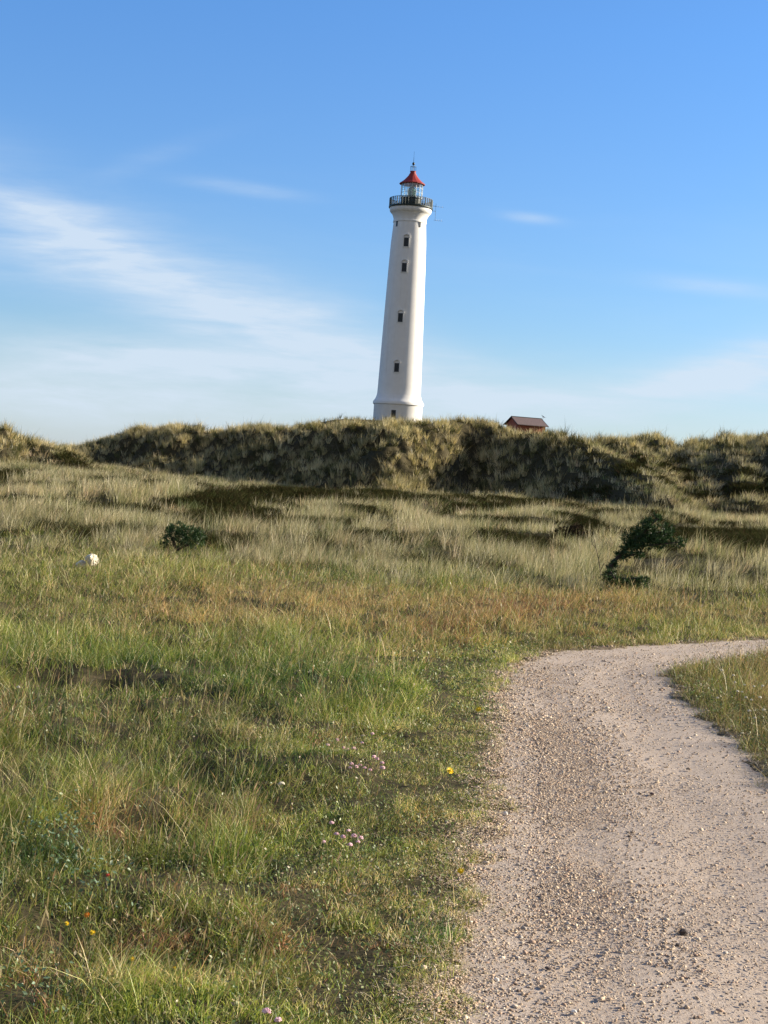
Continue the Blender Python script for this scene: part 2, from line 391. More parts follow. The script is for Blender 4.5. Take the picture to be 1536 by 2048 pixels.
# path ribbon
def resample(P, n):
    s = np.concatenate([[0], np.cumsum(np.linalg.norm(np.diff(P, axis=0), axis=1))]); t = np.linspace(0, s[-1], n)
    return np.stack([np.interp(t, s, P[:, 0]), np.interp(t, s, P[:, 1])], -1)
KL = [3, 10, 13, 15, 20, len(L) - 1]; KR = [3, 6, 8, 9, 13, len(R_) - 1]
def split(P, keys, D):
    out = []; prev = 0
    idx = [int(np.argmin(np.linalg.norm(D - np.array(P[k_]), axis=1))) for k_ in keys]
    for ix in idx: out.append(D[prev:ix + 1]); prev = ix
    return out
rows = []
for a_, c_ in zip(split(L, KL, LE), split(R_, KR, RE)):
    n = max(8, int(max(len(a_), len(c_)) * 3)); la, lc = resample(a_, n), resample(c_, n)
    rows += [np.linspace(p1, p2, 40) for p1, p2 in zip(la, lc)]
G = np.array(rows)
cen = G.mean(1, keepdims=True); G = cen + (G - cen) * 1.14      # tucked a little under the turf on both sides
gx, gy = G[..., 0], G[..., 1]
tw = np.linspace(0, 1, gx.shape[1])[None]
gz = 0.004 - .012 * (np.exp(-((tw - .62) / .12) ** 2) + .7 * np.exp(-((tw - .30) / .09) ** 2)) * (gy > 0) + (fbm(gx * 1.3, gy * 1.3, 41, 3) - .5) * .022 + (fbm(gx * 9, gy * 9, 42, 3) - .5) * .006
nr, nc = gx.shape
me = bpy.data.meshes.new('path'); V_ = np.stack([gx, gy, gz], -1).reshape(-1, 3)
i, j = np.meshgrid(np.arange(nr - 1), np.arange(nc - 1), indexing='ij')
q = np.stack([i * nc + j, i * nc + j + 1, (i + 1) * nc + j + 1, (i + 1) * nc + j], -1).reshape(-1, 4)
me.from_pydata(V_.tolist(), [], q.tolist()); me.update()
pt = link_mesh('path', me, M_PATH, None, True); tag(pt, kind='structure')

# ------------------------------------------------------------------ blades
def strip_faces(ns):
    f = [(2 * i, 2 * i + 1, 2 * i + 3, 2 * i + 2) for i in range(ns - 1)]
    f.append((2 * ns - 2, 2 * ns - 1, 2 * ns)); return f
def blade_verts(P, h, w, az, lean, curve, fa, ns, prof='blade'):
    N = len(h); out = np.zeros((N, 2 * ns + 1, 3))
    dx_, dy_ = np.cos(az), np.sin(az); wx, wy = np.cos(fa), np.sin(fa)
    for i in range(ns + 1):
        t = i / ns
        if prof == 'stalk' and ns >= 4: t = [0, .45, .74, .84, 1.0][i] if ns == 4 else t
        off = h * (lean * t + curve * t * t); zz = h * t * (1 - .30 * np.clip(lean + curve, 0, 1.6) * t)
        if prof == 'blade': ww = w * .5 * max(0, (1 - t)) ** .55
        else: ww = w * .5 * [.45, .35, .35, 2.3, 0][i]
        cx = P[:, 0] + dx_ * off; cy = P[:, 1] + dy_ * off; cz = P[:, 2] + zz
        if i < ns:
            out[:, 2 * i] = np.stack([cx - wx * ww, cy - wy * ww, cz], -1)
            out[:, 2 * i + 1] = np.stack([cx + wx * ww, cy + wy * ww, cz], -1)
        else: out[:, 2 * ns] = np.stack([cx, cy, cz], -1)
    return out
def scatter(d0, d1, dens, uext=.29, xpad=1.1, seed=1):
    """random ground points between two distances; dens(X, Y, d) per square metre"""
    r = np.random.default_rng(seed); PX, PY = [], []
    edges = np.geomspace(d0, d1, max(2, int(math.log(d1 / d0) / math.log(1.12)) + 1))
    for a_, b2 in zip(edges[:-1], edges[1:]):
        hw = uext * b2 + xpad; area = (b2 - a_) * 2 * hw
        x0 = r.uniform(-hw, hw, 1500); y0 = r.uniform(a_, b2, 1500)
        dm = float(np.max(dens(x0, y0))) * 1.15 + 1e-6
        n = int(area * dm); x = r.uniform(-hw, hw, n); y = r.uniform(a_, b2, n)
        k_ = r.uniform(0, dm, n) < dens(x, y); PX.append(x[k_]); PY.append(y[k_])
    return np.concatenate(PX), np.concatenate(PY)
def palette(cols, w, n, r):
    c = np.array(cols)[r.choice(len(cols), n, p=np.array(w) / np.sum(w))]
    return c
def patch(qx, qy, lst):
    """soft ellipses laid out on the level ground (coordinates of the flat projection)"""
    t = np.zeros_like(qx)
    for (x, y, sx, sy, a_) in lst: t = np.maximum(t, a_ * np.exp(-((qx - x) / sx) ** 2 - ((qy - y) / sy) ** 2))
    return t
ORANGE = [(250, 1650, 110, 26, .55), (420, 1960, 130, 34, .45), (740, 1800, 90, 30, .45), (90, 1900, 70, 24, .5), (860, 1640, 60, 50, .5), (600, 1220, 330, 34, 1), (900, 1245, 220, 40, .9), (380, 1235, 150, 24, .9), (1150, 1215, 260, 34, .8), (1480, 1235, 180, 26, .5), (820, 1310, 70, 25, .7), (1500, 1330, 90, 40, .8),
          (230, 1270, 120, 16, .5), (1530, 1400, 60, 40, .6)]
RED = [(330, 1880, 120, 30, .6), (130, 1960, 120, 40, .55), (700, 1900, 120, 30, .5), (480, 1650, 90, 20, .45), (1050, 1225, 130, 26, .9), (900, 1270, 90, 26, .6), (30, 1440, 60, 40, .8), (220, 1670, 60, 24, 1.0), (350, 1790, 50, 30, .6), (560, 1130, 90, 22, .6), (1190, 1275, 60, 14, .5), (60, 2000, 90, 60, .5),
       (660, 1500, 40, 18, .6), (550, 1810, 90, 40, .45), (600, 1900, 120, 60, .35)]
DARKG = [(120, 1420, 200, 30, .8), (300, 1455, 200, 16, .8), (600, 1560, 140, 18, .7), (90, 1740, 110, 40, .7), (450, 1730, 150, 16, .6), (860, 1880, 60, 30, .8), (560, 1380, 260, 60, 1), (300, 1350, 130, 30, .8), (150, 1490, 230, 50, .75), (370, 1560, 130, 40, .7), (830, 1375, 40, 20, 1.0), (100, 1340, 120, 30, .6), (700, 1700, 90, 40, .4), (720, 1160, 160, 14, .8),
         (200, 1300, 200, 30, .4)]
DRY = [(80, 1590, 140, 60, .7), (520, 1480, 250, 50, .45), (850, 1980, 50, 40, 1.), (560, 2000, 260, 80, .3), (300, 1140, 500, 24, .35), (880, 1340, 90, 30, .4)]
def lawn_edge(X, Y):
    """how much the tall dune grass has taken over from the mown turf (0..1)"""
    qx, qy = proj0(X, Y)
    line = np.interp(qx, [0, 300, 420, 700, 1000, 1200, 1536], [1128, 1130, 1128, 1165, 1185, 1195, 1205]) + (fbm(X * .9, Y * .5, 61, 3) - .5) * 34
    return ss(12, -14, qy - line)

def lawn_dens(X, Y):
    d = Y; sd = path_sd(X, Y)
    edge = ss(-.11, .03, sd + (fbm(X * 6, Y * 6, 51, 3) - .5) * .40)
    base = np.clip(74000 / d ** 1.42, 700, 8200)
    return base * edge * (1 + .7 * ss(1.4, .5, sd)) * (1 - lawn_edge(X, Y) * .75) * (0.22 + 1.25 * ss(.36, .58, fbm(X * 4.1, Y * 3.3, 52, 3)))
X, Y = scatter(3.3, 27, lawn_dens, .275, .55, 11)
N = len(X); r = np.random.default_rng(12)
print('lawn blades', N)
sd = path_sd(X, Y); Z = H(X, Y, sd); qx, qy = proj0(X, Y)
og = patch(qx, qy, ORANGE); rd = patch(qx, qy, RED); dg = patch(qx, qy, DARKG); dr = patch(qx, qy, DRY)
f1 = fbm(X * .8, Y * .8, 53, 4); f2 = fbm(X * 3.5, Y * 3.5, 54, 3); f3 = fbm(X * 1.7 + 40, Y * 1.7, 55, 3)
green = palette([(.165, .200, .030), (.235, .262, .045), (.095, .145, .022), (.34, .34, .095), (.13, .185, .050)], [3, 3, 2, 2.0, 1.2], N, r)
straw = palette([(.50, .41, .21), (.40, .32, .15), (.60, .52, .31), (.30, .21, .10)], [3, 3, 1.5, 2], N, r)
orange = palette([(.50, .33, .15), (.58, .42, .21), (.42, .24, .11), (.34, .28, .12)], [3, 3, 2, 2], N, r)
red = palette([(.30, .15, .075), (.40, .22, .12), (.20, .12, .055)], [3, 2, 2], N, r)
dark = palette([(.055, .115, .022), (.080, .145, .022), (.05, .090, .030)], [3, 3, 2], N, r)
near_edge = ss(.75, .05, sd)
ps = .20 + .42 * dr + .18 * ss(.5, .65, f3) + .22 * near_edge + .10 * ss(20, 13, Y) * 0 + .12 * ss(11, 18, Y)
cid = _h(np.floor(X * 13 + 3 * fbm(X * 9, Y * 9, 161, 2)), np.floor(Y * 9 + 3 * fbm(X * 9, Y * 9, 162, 2)), 9); cid2 = _h(np.floor(X * 8), np.floor(Y * 6), 19)
def pick():
    q5 = r.random(N); return np.where(r.random(N) < .55, (cid + q5 * .25 + r.integers(0, 1)) % 1, q5)
u = pick(); C = green.copy()
C[u < ps] = straw[u < ps]
u = (pick() + .37) % 1; k_ = u < og * .74; C[k_] = orange[k_]
u = (pick() + .61) % 1; k_ = u < rd * .88; C[k_] = red[k_]
u = (pick() + .83) % 1; k_ = u < .12 + dg * .62; C[k_] = dark[k_]
C = C * 1.15 * (0.8 + .45 * f1[:, None]) * r.uniform(.7, 1.3, N)[:, None] * (.66 + .7 * cid2[:, None])
vg = (X > 1.5) & (Y < 14.8); k_ = vg & (r.random(N) < .5); C[k_] = palette([(.30, .21, .10), (.22, .17, .07), (.40, .33, .18), (.11, .12, .04)], [3, 3, 1.5, 3], int(k_.sum()), r)
# heights: short trampled turf by the path, knee-high in the meadow
hh = .030 + .045 * ss(.15, 1.6, sd) + .075 * ss(.42, .62, f1) * ss(.3, 1.2, sd) + .035 * dg + .04 * ss(9, 15, Y)
right = (X > 1.5)
hh = np.where(right & (sd < 2.5) & (Y < 14.8), .07 + .09 * ss(.0, .3, sd), hh)
C = C * (1 + .22 * ss(1.4, .5, sd) * (X < 1.5))[:, None]
h = hh * .70 * r.lognormal(0, .42, N) * (.2 + 1.7 * f2) * (.6 + .8 * cid)
h = np.clip(h, .02, .42)
w = np.clip(.0022 + .0009 * r.random(N), 0, 1) * np.clip((Y / 7.5) ** .72, 1, 3.2)
az = r.uniform(0, 2 * np.pi, N); wind = r.random(N) < .25; az[wind] = r.normal(-.2, .9, wind.sum())
lean = np.abs(r.normal(.35, .35, N)); curve = np.abs(r.normal(.3, .35, N)); fa = r.uniform(0, np.pi, N)
P = np.stack([X, Y, Z - .005], -1)
nr_ = Y < 9
for sel, ns, nm in ((nr_, 3, 'near'), (~nr_, 2, 'far')):
    v = blade_verts(P[sel], h[sel], w[sel], az[sel], lean[sel], curve[sel], fa[sel], ns)
    if nm == 'near': v1 = v; c1 = C[sel]
    else:
        o = np_obj('meadow_grass', v, 0, strip_faces(ns), C[sel], M_GRASS)
        tag(o, 'green and straw meadow turf reaching back to the dune grass', 'grass', kind='stuff')
o = np_obj('lawn_grass', v1, 0, strip_faces(3), c1, M_GRASS)
tag(o, 'short green grass in the foreground left of and beside the path', 'grass', kind='stuff')

# seed stalks standing above the turf
def stalk_dens(X, Y):
    sd = path_sd(X, Y); qx, qy = proj0(X, Y)
    return (ss(.15, .8, sd) * (14 + 120 * ss(.5, .7, fbm(X * 1.1, Y * 1.1, 71, 3)) * ss(.2, 1.0, sd) + 70 * patch(qx, qy, ORANGE)) * (1 - .7 * lawn_edge(X, Y))) * np.clip(10 / Y, .5, 1.5)
X, Y = scatter(3.6, 21, stalk_dens, .275, .4, 13); N = len(X); r = np.random.default_rng(14)
print('stalks', N)
sd = path_sd(X, Y); Z = H(X, Y, sd)
C = palette([(.46, .37, .20), (.38, .29, .15), (.30, .29, .12), (.44, .28, .17), (.55, .48, .30)], [3, 3, 3, 2, 1], N, r) * r.uniform(.8, 1.15, N)[:, None]
h = np.clip((.09 + .12 * ss(.2, 1.5, sd)) * r.lognormal(0, .25, N), .06, .42)
v = blade_verts(np.stack([X, Y, Z], -1), h, .0030 * np.clip(Y / 7.5, 1, 1.9), r.normal(-.2, 1.0, N), np.abs(r.normal(.12, .12, N)), np.abs(r.normal(.12, .15, N)), r.normal(0, .5, N), 4, 'stalk')
o = np_obj('seed_stalks', v, 0, strip_faces(4), C, M_GRASS); tag(o, 'thin pale seed stalks standing above the green turf', 'grass', kind='stuff')

# broad little leaves (clover, plantain, silverweed) low in the turf
def leaf_dens(X, Y):
    sd = path_sd(X, Y); qx, qy = proj0(X, Y)
    grey = patch(qx, qy, [(110, 1720, 110, 70, 1), (180, 1800, 90, 60, .8), (60, 2010, 120, 60, .7), (1450, 1400, 110, 60, .5)])
    return ss(.0, .10, sd + (fbm(X * 6, Y * 6, 51, 3) - .5) * .3) * (1500 * ss(1.8, .3, sd) + 700 * ss(.45, .65, fbm(X * 1.5, Y * 1.5, 81, 3)) + 1500 * grey) * np.clip(6 / Y, .3, 1)
X, Y = scatter(3.4, 15, leaf_dens, .275, .4, 15); N = len(X); r = np.random.default_rng(16)
print('leaves', N)
sd = path_sd(X, Y); Z = H(X, Y, sd); qx, qy = proj0(X, Y)
grey = patch(qx, qy, [(110, 1720, 110, 70, 1), (180, 1800, 90, 60, .8), (60, 2010, 120, 60, .7)])
C = palette([(.16, .20, .06), (.22, .25, .10), (.12, .17, .06), (.30, .24, .14), (.36, .31, .20)], [3, 3, 3, 1.5, 1], N, r)
Cg = palette([(.15, .22, .13), (.10, .17, .09), (.20, .28, .19), (.07, .13, .06)], [3, 3, 2, 2], N, r)
k_ = r.random(N) < grey * 1.3; C[k_] = Cg[k_]
C *= r.uniform(.8, 1.2, N)[:, None]
s = .0042 * r.uniform(.6, 1.5, N) * np.clip(Y / 7, 1, 1.6) * (1 + .5 * grey)
nz = r.normal(0, 1, (N, 3)); nz[:, 2] = np.abs(nz[:, 2]) + .5; nz /= np.linalg.norm(nz, axis=1)[:, None]
t1 = np.cross(nz, r.normal(0, 1, (N, 3))); t1 /= np.linalg.norm(t1, axis=1)[:, None]; t2 = np.cross(nz, t1)
pc = np.stack([X, Y, Z + r.uniform(.02, .08, N) + .09 * grey * r.random(N)], -1)
sv = s[:, None]
v = np.stack([pc - t1 * sv * 1.5, pc - t2 * sv * .8 + nz * sv * .15, pc + t1 * sv * 1.5, pc + t2 * sv * .8 + nz * sv * .15], 1)
o = np_obj('leafy_ground_cover', v, 0, [(0, 1, 2), (0, 2, 3)], C, M_GRASS); tag(o, 'small grey green leaves growing low between the grass blades', 'ground cover', kind='stuff')

# ------------------------------------------------------------------ heather mats and marram
HEATH = [(1420, 1074, 170, 15, 1.3), (1250, 1100, 60, 8, .9), (850, 1000, 150, 9, 1.0), (560, 1000, 160, 8, 1.0), (1060, 1090, 60, 4, .8), (700, 1068, 90, 4, .8), (940, 1060, 90, 5, .9), (250, 1060, 90, 5, .7), (1200, 1025, 90, 5, .8), (640, 988, 250, 13, 1.2), (460, 1000, 180, 12, 1.1), (800, 1000, 140, 12, 1.), (250, 960, 160, 7, .7), (1280, 1040, 120, 7, .6), (650, 1015, 160, 8, .6), (950, 1040, 120, 8, .8), (390, 1030, 100, 12, .6), (200, 1015, 170, 12, .7), (60, 1000, 110, 8, .8), (1000, 1015, 130, 9, 1), (1090, 1005, 70, 8, .8),  # heather; the wide band below the dune also paints a bank's shade
         (620, 1043, 100, 7, .9), (730, 1050, 70, 5, .6), (540, 1050, 60, 6, .6), (1150, 1064, 42, 11, 1.1), (1430, 1080, 130, 14, 1.1), (1500, 1095, 90, 14, 1.), (1310, 1085, 60, 12, .8), (900, 1072, 70, 5, .8),
         (820, 1110, 50, 5, .8), (1000, 1048, 60, 5, .6), (100, 1040, 90, 8, .5), (1540, 1060, 80, 8, .7), (860, 975, 70, 8, .8), (700, 1085, 60, 4, .6), (1080, 1120, 30, 4, .7), (480, 1090, 50, 4, .5), (60, 1085, 90, 5, .5)]
def heath_mask(X, Y):
    qx, qy = proj0(X, Y, H(X, Y) + .12)
    n_ = fbm(X * .55, Y * .3, 91, 4)
    hm = patch(qx, qy, HEATH)
    return np.clip(ss(.28, .44, hm + (n_ - .5) * 1.5) * ss(21, 26, Y) * ss(0.10, .25, hm) + .9 * ss(.55, .62, n_) * ss(24, 34, Y), 0, 1) * ss(-1, -7, Y - foot(X, Y))
def heath_dens(X, Y): return heath_mask(X, Y) * np.clip(8000 / Y ** 1.15, 22, 140)
X, Y = scatter(23, 134, heath_dens, .30, 2, 17); N = len(X); r = np.random.default_rng(18)
print('heather tufts', N)
Z = H(X, Y)
nb = 9
def tufts(X, Y, Z, nb, r, hbase, hvar, wbase, spread, leanmu, windx, basecols, wts, rad, cvar=.18, patchc=None):
    N = len(X); I = np.repeat(np.arange(N), nb)
    th_ = r.uniform(0, 2 * np.pi, len(I)); rr_ = np.sqrt(r.random(len(I))) * rad[I]
    bx = X[I] + np.cos(th_) * rr_; by = Y[I] + np.sin(th_) * rr_
    h = hbase[I] * r.lognormal(0, hvar, len(I))
    ox = np.cos(th_) * spread + windx + r.normal(0, .12, len(I)); oy = np.sin(th_) * spread + r.normal(0, .12, len(I))
    az = np.arctan2(oy, ox); mag = np.hypot(ox, oy)
    c = palette(basecols, wts, N, r)[I] * (1 + r.normal(0, cvar, len(I)).clip(-.5, .6))[:, None]
    if patchc is not None: c = c * patchc[I][:, None]
    return np.stack([bx, by, Z[I] - .01], -1), h, wbase[I] * r.uniform(.7, 1.3, len(I)), az, mag * leanmu, mag * .9, c
hb = (.17 + .14 * r.random(N)) * (.7 + .3 * ss(30, 70, Y))
B = tufts(X, Y, Z, nb, r, hb, .3, .016 * np.clip(Y / 40, .8, 3), .55, .7, .05, [(.040, .036, .014), (.060, .050, .022), (.055, .065, .022), (.075, .048, .03), (.035, .045, .016)], [3, 2, 2.2, 1.2, 2], .12 + .004 * Y)
v = blade_verts(*B[:6], r.uniform(0, np.pi, len(B[1])), 2)
o = np_obj('heather', v, 0, strip_faces(2), B[6], M_HEATH); tag(o, 'dark brown and green heather mats between the pale dune grass, partly in place of a shaded bank', 'heather', kind='stuff')

KEEP = [(330, 395, 1100, 1128), (148, 200, 1118, 1150), (1205, 1292, 1150, 1200)]
def clearing(X, Y):
    qx, qy = proj0(X, Y, H(X, Y)); t = np.ones_like(X)
    for (a_, b2, c_, d_) in KEEP: t = np.where((qx > a_) & (qx < b2) & (qy > c_) & (qy < d_), .12, t)
    return t
def marram_mask(X, Y):
    return lawn_edge(X, Y) * (1 - .985 * heath_mask(X, Y))
def mar_dens(X, Y):
    c_ = .05 + 1.4 * ss(.42, .58, fbm(X * .9, Y * .5, 101, 3))
    return clearing(X, Y) * marram_mask(X, Y) * c_ * np.clip(430 / Y ** 1.12, 2.4, 15)
X, Y = scatter(17, 136, mar_dens, .30, 2, 19); k_ = Y < foot(X, Y) + 1; X, Y = X[k_], Y[k_]; N = len(X); r = np.random.default_rng(20)
print('marram tufts', N)
Z = H(X, Y)
u2 = lambda a_, b2: lawn_edge(a_, b2) * np.clip(500 / b2 ** 1.1, 3, 16)
XU, YU = scatter(18, 120, u2, .30, 2, 43); ru = np.random.default_rng(44); NU = len(XU)
B = tufts(XU, YU, H(XU, YU), 9, ru, (.10 + .10 * fbm(XU * .8, YU * .8, 133, 3)) * ru.uniform(.7, 1.3, NU) * (1 + .5 * ss(30, 80, YU)), .3, .008 * np.clip(YU / 22, 1, 4), .5, .6, .05, [(.075, .085, .032), (.11, .105, .048), (.055, .062, .024), (.15, .14, .075)], [3, 2.4, 3, 1.5], .10 + .0035 * YU)
v = blade_verts(*B[:6], ru.uniform(0, np.pi, len(B[1])), 1)
o = np_obj('low_undergrowth', v, 0, [(0, 1, 2)], B[6], M_HEATH); tag(o, 'low olive undergrowth beneath the pale dune grass on the flat', 'undergrowth', kind='stuff')
f = fbm(X * .25, Y * .2, 103, 3)
hb = (.19 + .17 * ss(18, 30, Y) + .08 * ss(35, 80, Y)) * (.65 + .7 * f) * r.uniform(.75, 1.3, N)
B = tufts(X, Y, Z, 26, r, hb, .22, .0052 * np.clip(Y / 22, 1, 5), .26, .6, .17, [(.52, .45, .27), (.60, .53, .35), (.42, .38, .20), (.28, .28, .12), (.62, .47, .30), (.17, .20, .075)], [3, 3.4, 2.5, 1.6, 1.2, 1.4], .07 + .0035 * Y,
          patchc=.72 + .6 * fbm(X * .12, Y * .1, 104, 3))
v = blade_verts(*B[:6], r.uniform(0, np.pi, len(B[1])), 3 if False else 2)
o = np_obj('marram_grass', v, 0, strip_faces(2), B[6], M_MARRAM); tag(o, 'pale straw coloured marram grass on the flat ground before the dunes', 'dune grass', kind='stuff')

# dunes
def dune_dens(X, Y):
    c_ = .16 + 1.1 * ss(.40, .56, fbm(X * .9, Y * .6, 111, 3))
    return c_ * np.where(Y < 160, 4.2, 1.2)
def under_dens(X, Y): return np.where(Y < 84, .8, 2.6) * (.4 + fbm(X * .7, Y * .7, 131, 3))
X, Y = scatter(78, 165, under_dens, .30, 3, 41); N = len(X); r = np.random.default_rng(42)
Z = H(X, Y)
B = tufts(X, Y, Z, 16, r, (.26 + .22 * fbm(X * .5, Y * .5, 132, 3)) * r.uniform(.7, 1.3, N), .3, np.full(N, .032), .5, .6, .05, [(.060, .055, .018), (.085, .074, .026), (.042, .042, .014), (.12, .10, .04)], [3, 2.4, 3, 1.2], np.full(N, .38))
v = blade_verts(*B[:6], r.uniform(0, np.pi, len(B[1])), 1)
o = np_obj('dune_undergrowth', v, 0, [(0, 1, 2)], B[6], M_HEATH); tag(o, 'low dark undergrowth between the tall grass tufts of the dune ridge', 'undergrowth', kind='stuff')
X, Y = scatter(85, 178, dune_dens, .30, 3, 21)
k_ = Y > foot(X, Y) - 3 + 5 * np.random.default_rng(5).random(len(X)); X, Y = X[k_], Y[k_]
r = np.random.default_rng(22)
X2, Y2 = scatter(165, 235, lambda a_, b2: np.full(a_.shape, .35), .10, 3, 24)
X = np.concatenate([X, X2]); Y = np.concatenate([Y, Y2]); N = len(X)
dl = np.hypot(X - LH[0], Y - LH[1]); dh = np.hypot(X - HUT[0], Y - HUT[1]); keep = (dl > 5) & (dh > 4); X = X[keep]; Y = Y[keep]; N = len(X)
print('dune tufts', N)
Z = H(X, Y)
gz_ = (H(X + 1.5, Y) - H(X - 1.5, Y)) / 3
f = fbm(X * .3, Y * .3, 113, 3)
hb = (.42 + .38 * f) * r.uniform(.6, 1.4, N)
B = tufts(X, Y, Z, 22, r, hb, .22, np.full(N, .028), .24, .5, .05, [(.62, .52, .28), (.70, .60, .36), (.46, .39, .19), (.18, .17, .065), (.56, .45, .26), (.085, .09, .030)], [3, 2.4, 3, 2.4, 1.2, 2.6], np.full(N, .15),
          patchc=.45 + .95 * fbm(X * .7, Y * .5, 114, 3))
v = blade_verts(*B[:6], r.uniform(0, np.pi, len(B[1])), 2)
o = np_obj('dune_grass', v, 0, strip_faces(2), B[6], M_MARRAM); tag(o, 'tall tufted dune grass covering the dune ridge below the lighthouse', 'dune grass', kind='stuff')

# ------------------------------------------------------------------ gravel
ico = bmesh.new(); bmesh.ops.create_icosphere(ico, subdivisions=1, radius=1)
IV = np.array([v_.co[:] for v_ in ico.verts]); IF = [tuple(v_.index for v_ in f_.verts) for f_ in ico.faces]; ico.free()
OV = np.array([(1, 0, 0), (0, 1, 0), (-1, 0, 0), (0, -1, 0), (0, 0, 1.), (.6, .6, .55), (-.6, .6, .5), (-.6, -.6, .55), (.6, -.6, .5)]) 
OF = [(0, 5, 8), (5, 0, 1), (1, 6, 5), (6, 1, 2), (2, 7, 6), (7, 2, 3), (3, 8, 7), (8, 3, 0), (4, 5, 6), (4, 6, 7), (4, 7, 8), (4, 8, 5)]
def stones(name, X, Y, Z, s, C, r, lab):
    N = len(X); v = OV[None] * (1 + r.normal(0, .16, (N, len(OV), 1)))
    sc = np.stack([r.uniform(.8, 1.35, N), r.uniform(.6, 1.0, N), r.uniform(.45, .85, N)], -1) * s[:, None]
    v = v * sc[:, None, :]
    a_ = r.uniform(0, 2 * np.pi, N); c_, s_ = np.cos(a_)[:, None], np.sin(a_)[:, None]
    x = v[..., 0] * c_ - v[..., 1] * s_; y = v[..., 0] * s_ + v[..., 1] * c_
    v = np.stack([x + X[:, None], y + Y[:, None], v[..., 2] + Z[:, None] - .001], -1)
    o = np_obj(name, v, 0, OF, C, M_STONE); tag(o, lab, 'gravel', kind='stuff'); return o
def grav_dens(X, Y):
    sd = path_sd(X, Y)
    cx = np.interp(Y, [3, 4.5, 6, 8, 10, 12, 15], [.1, .15, .4, .55, .65, .8, 2.0])      # left edge of the path
    rel = X - cx
    coarse = np.exp(-((rel - .30) / .48) ** 2) * ss(14, 9, Y) + .5 * ss(.25, -.02, sd + .2) * 0
    n_ = ss(.35, .65, fbm(X * 1.6, Y * .9, 121, 3))
    return ss(.17, -.04, sd + (fbm(X * 6, Y * 6, 51, 3) - .5) * .34) * (1500 + 17000 * coarse * (.3 + .7 * n_) + 1700 * n_ + 14000 * ss(-.22, .0, sd) * (X < 1.6)) * np.clip(6 / Y, .35, 1) ** 1.2
X, Y = scatter(3.4, 17, grav_dens, .275, .4, 25); N = len(X); r = np.random.default_rng(26)
print('stones', N)
sd = path_sd(X, Y)
gz = 0.004 + (fbm(X * 1.3, Y * 1.3, 41, 3) - .5) * .022 + (fbm(X * 9, Y * 9, 42, 3) - .5) * .006
Z = np.maximum(gz, H(X, Y, sd) + .005)
s = np.clip(.0023 * (1 + .35 * ss(-.12, .05, sd)) * r.lognormal(0, .46, N) * (1 + .35 * ss(.25, -.0, sd + .15)), .0015, .013) * np.clip(Y / 7, 1, 1.5)
C = palette([(.46, .37, .28), (.38, .30, .23), (.54, .455, .36), (.27, .215, .165), (.64, .57, .48), (.16, .12, .095), (.40, .29, .22), (.36, .33, .30)], [4, 4, 2.4, 2.6, .6, 1.0, 2.4, 1.4], N, r) * np.array([[1.08, 1.03, .95]]) * r.uniform(.85, 1.15, N)[:, None]
stones('gravel', X, Y, Z, s, C, r, 'loose pale and dark gravel strewn over the sandy path')
# dry litter along the edge: bits of straw
def lit_dens(X, Y):
    sd = path_sd(X, Y); return ss(-.25, .0, sd) * ss(.30, .05, sd) * 900 * np.clip(6 / Y, .3, 1) + 10 * (sd < 0)
X, Y = scatter(3.4, 14, lit_dens, .275, .4, 27); N = len(X); r = np.random.default_rng(28)
sd = path_sd(X, Y); Z = np.maximum(H(X, Y, sd) + .006, .009) + r.uniform(0, .012, N)
a_ = r.uniform(0, np.pi, N); ln = r.uniform(.008, .035, N); ww = .0014 * np.clip(Y / 7, 1, 2)
dx_ = np.cos(a_) * ln; dy_ = np.sin(a_) * ln; nx = -np.sin(a_) * ww; ny = np.cos(a_) * ww; dz_ = r.normal(0, .12, N) * ln
v = np.stack([np.stack([X - dx_ - nx, Y - dy_ - ny, Z - dz_], -1), np.stack([X + dx_ - nx, Y + dy_ - ny, Z + dz_], -1), np.stack([X + dx_ + nx, Y + dy_ + ny, Z + dz_], -1), np.stack([X - dx_ + nx, Y - dy_ + ny, Z - dz_], -1)], 1)
C = palette([(.42, .34, .20), (.30, .22, .12), (.52, .45, .32), (.14, .10, .06)], [3, 3, 1.5, 1.5], N, r)
o = np_obj('straw_litter', v, 0, [(0, 1, 2, 3)], C, M_STONE); tag(o, 'bits of dry straw lying where path and turf meet', 'litter', kind='stuff')

# ------------------------------------------------------------------ lighthouse
M_WHITE = pbr('white_render', (.80, .785, .755), .6, 0, .035, 1.2, .25, 9)
nt2 = M_WHITE.node_tree; k = NB(nt2); pn = [n_ for n_ in nt2.nodes if n_.type == 'BSDF_PRINCIPLED'][0]; src = pn.inputs['Base Color'].links[0].from_socket
mpn = k.n('ShaderNodeMapping'); k.put(mpn.inputs['Vector'], k.n('ShaderNodeTexCoord').outputs['Object']); mpn.inputs['Scale'].default_value = (1.6, 1.6, .10)
st_ = k.rng(k.noise(mpn.outputs[0], 1.0, 6, .65), .54, .74, 0, .30); k.put(pn.inputs['Base Color'], k.mix(st_, src, (.50, .46, .38, 1)))
M_WHITE2 = pbr('white_trim', (.72, .71, .68), .6, 0, .03, 3)
M_DARK = pbr('dark_iron', (.022, .034, .030), .5, .2, .2, 6)
M_GREENIRON = pbr('green_black_iron', (.045, .055, .052), .45, .2, .2, 5)
M_ROOF = pbr('red_lead_roof', (.30, .030, .022), .65, 0, .15, 3)
M_PANE = pbr('dark_window', (.018, .022, .028), .35, 0, .1, 3)
M_GLZ = pbr('white_glazing_bar', (.62, .66, .66), .5, 0, .05, 3)
m, k, out = mat('lantern_glass'); gl = k.n('ShaderNodeBsdfGlossy'); gl.inputs['Roughness'].default_value = .05; gl.inputs[0].default_value = (.9, .95, .95, 1)
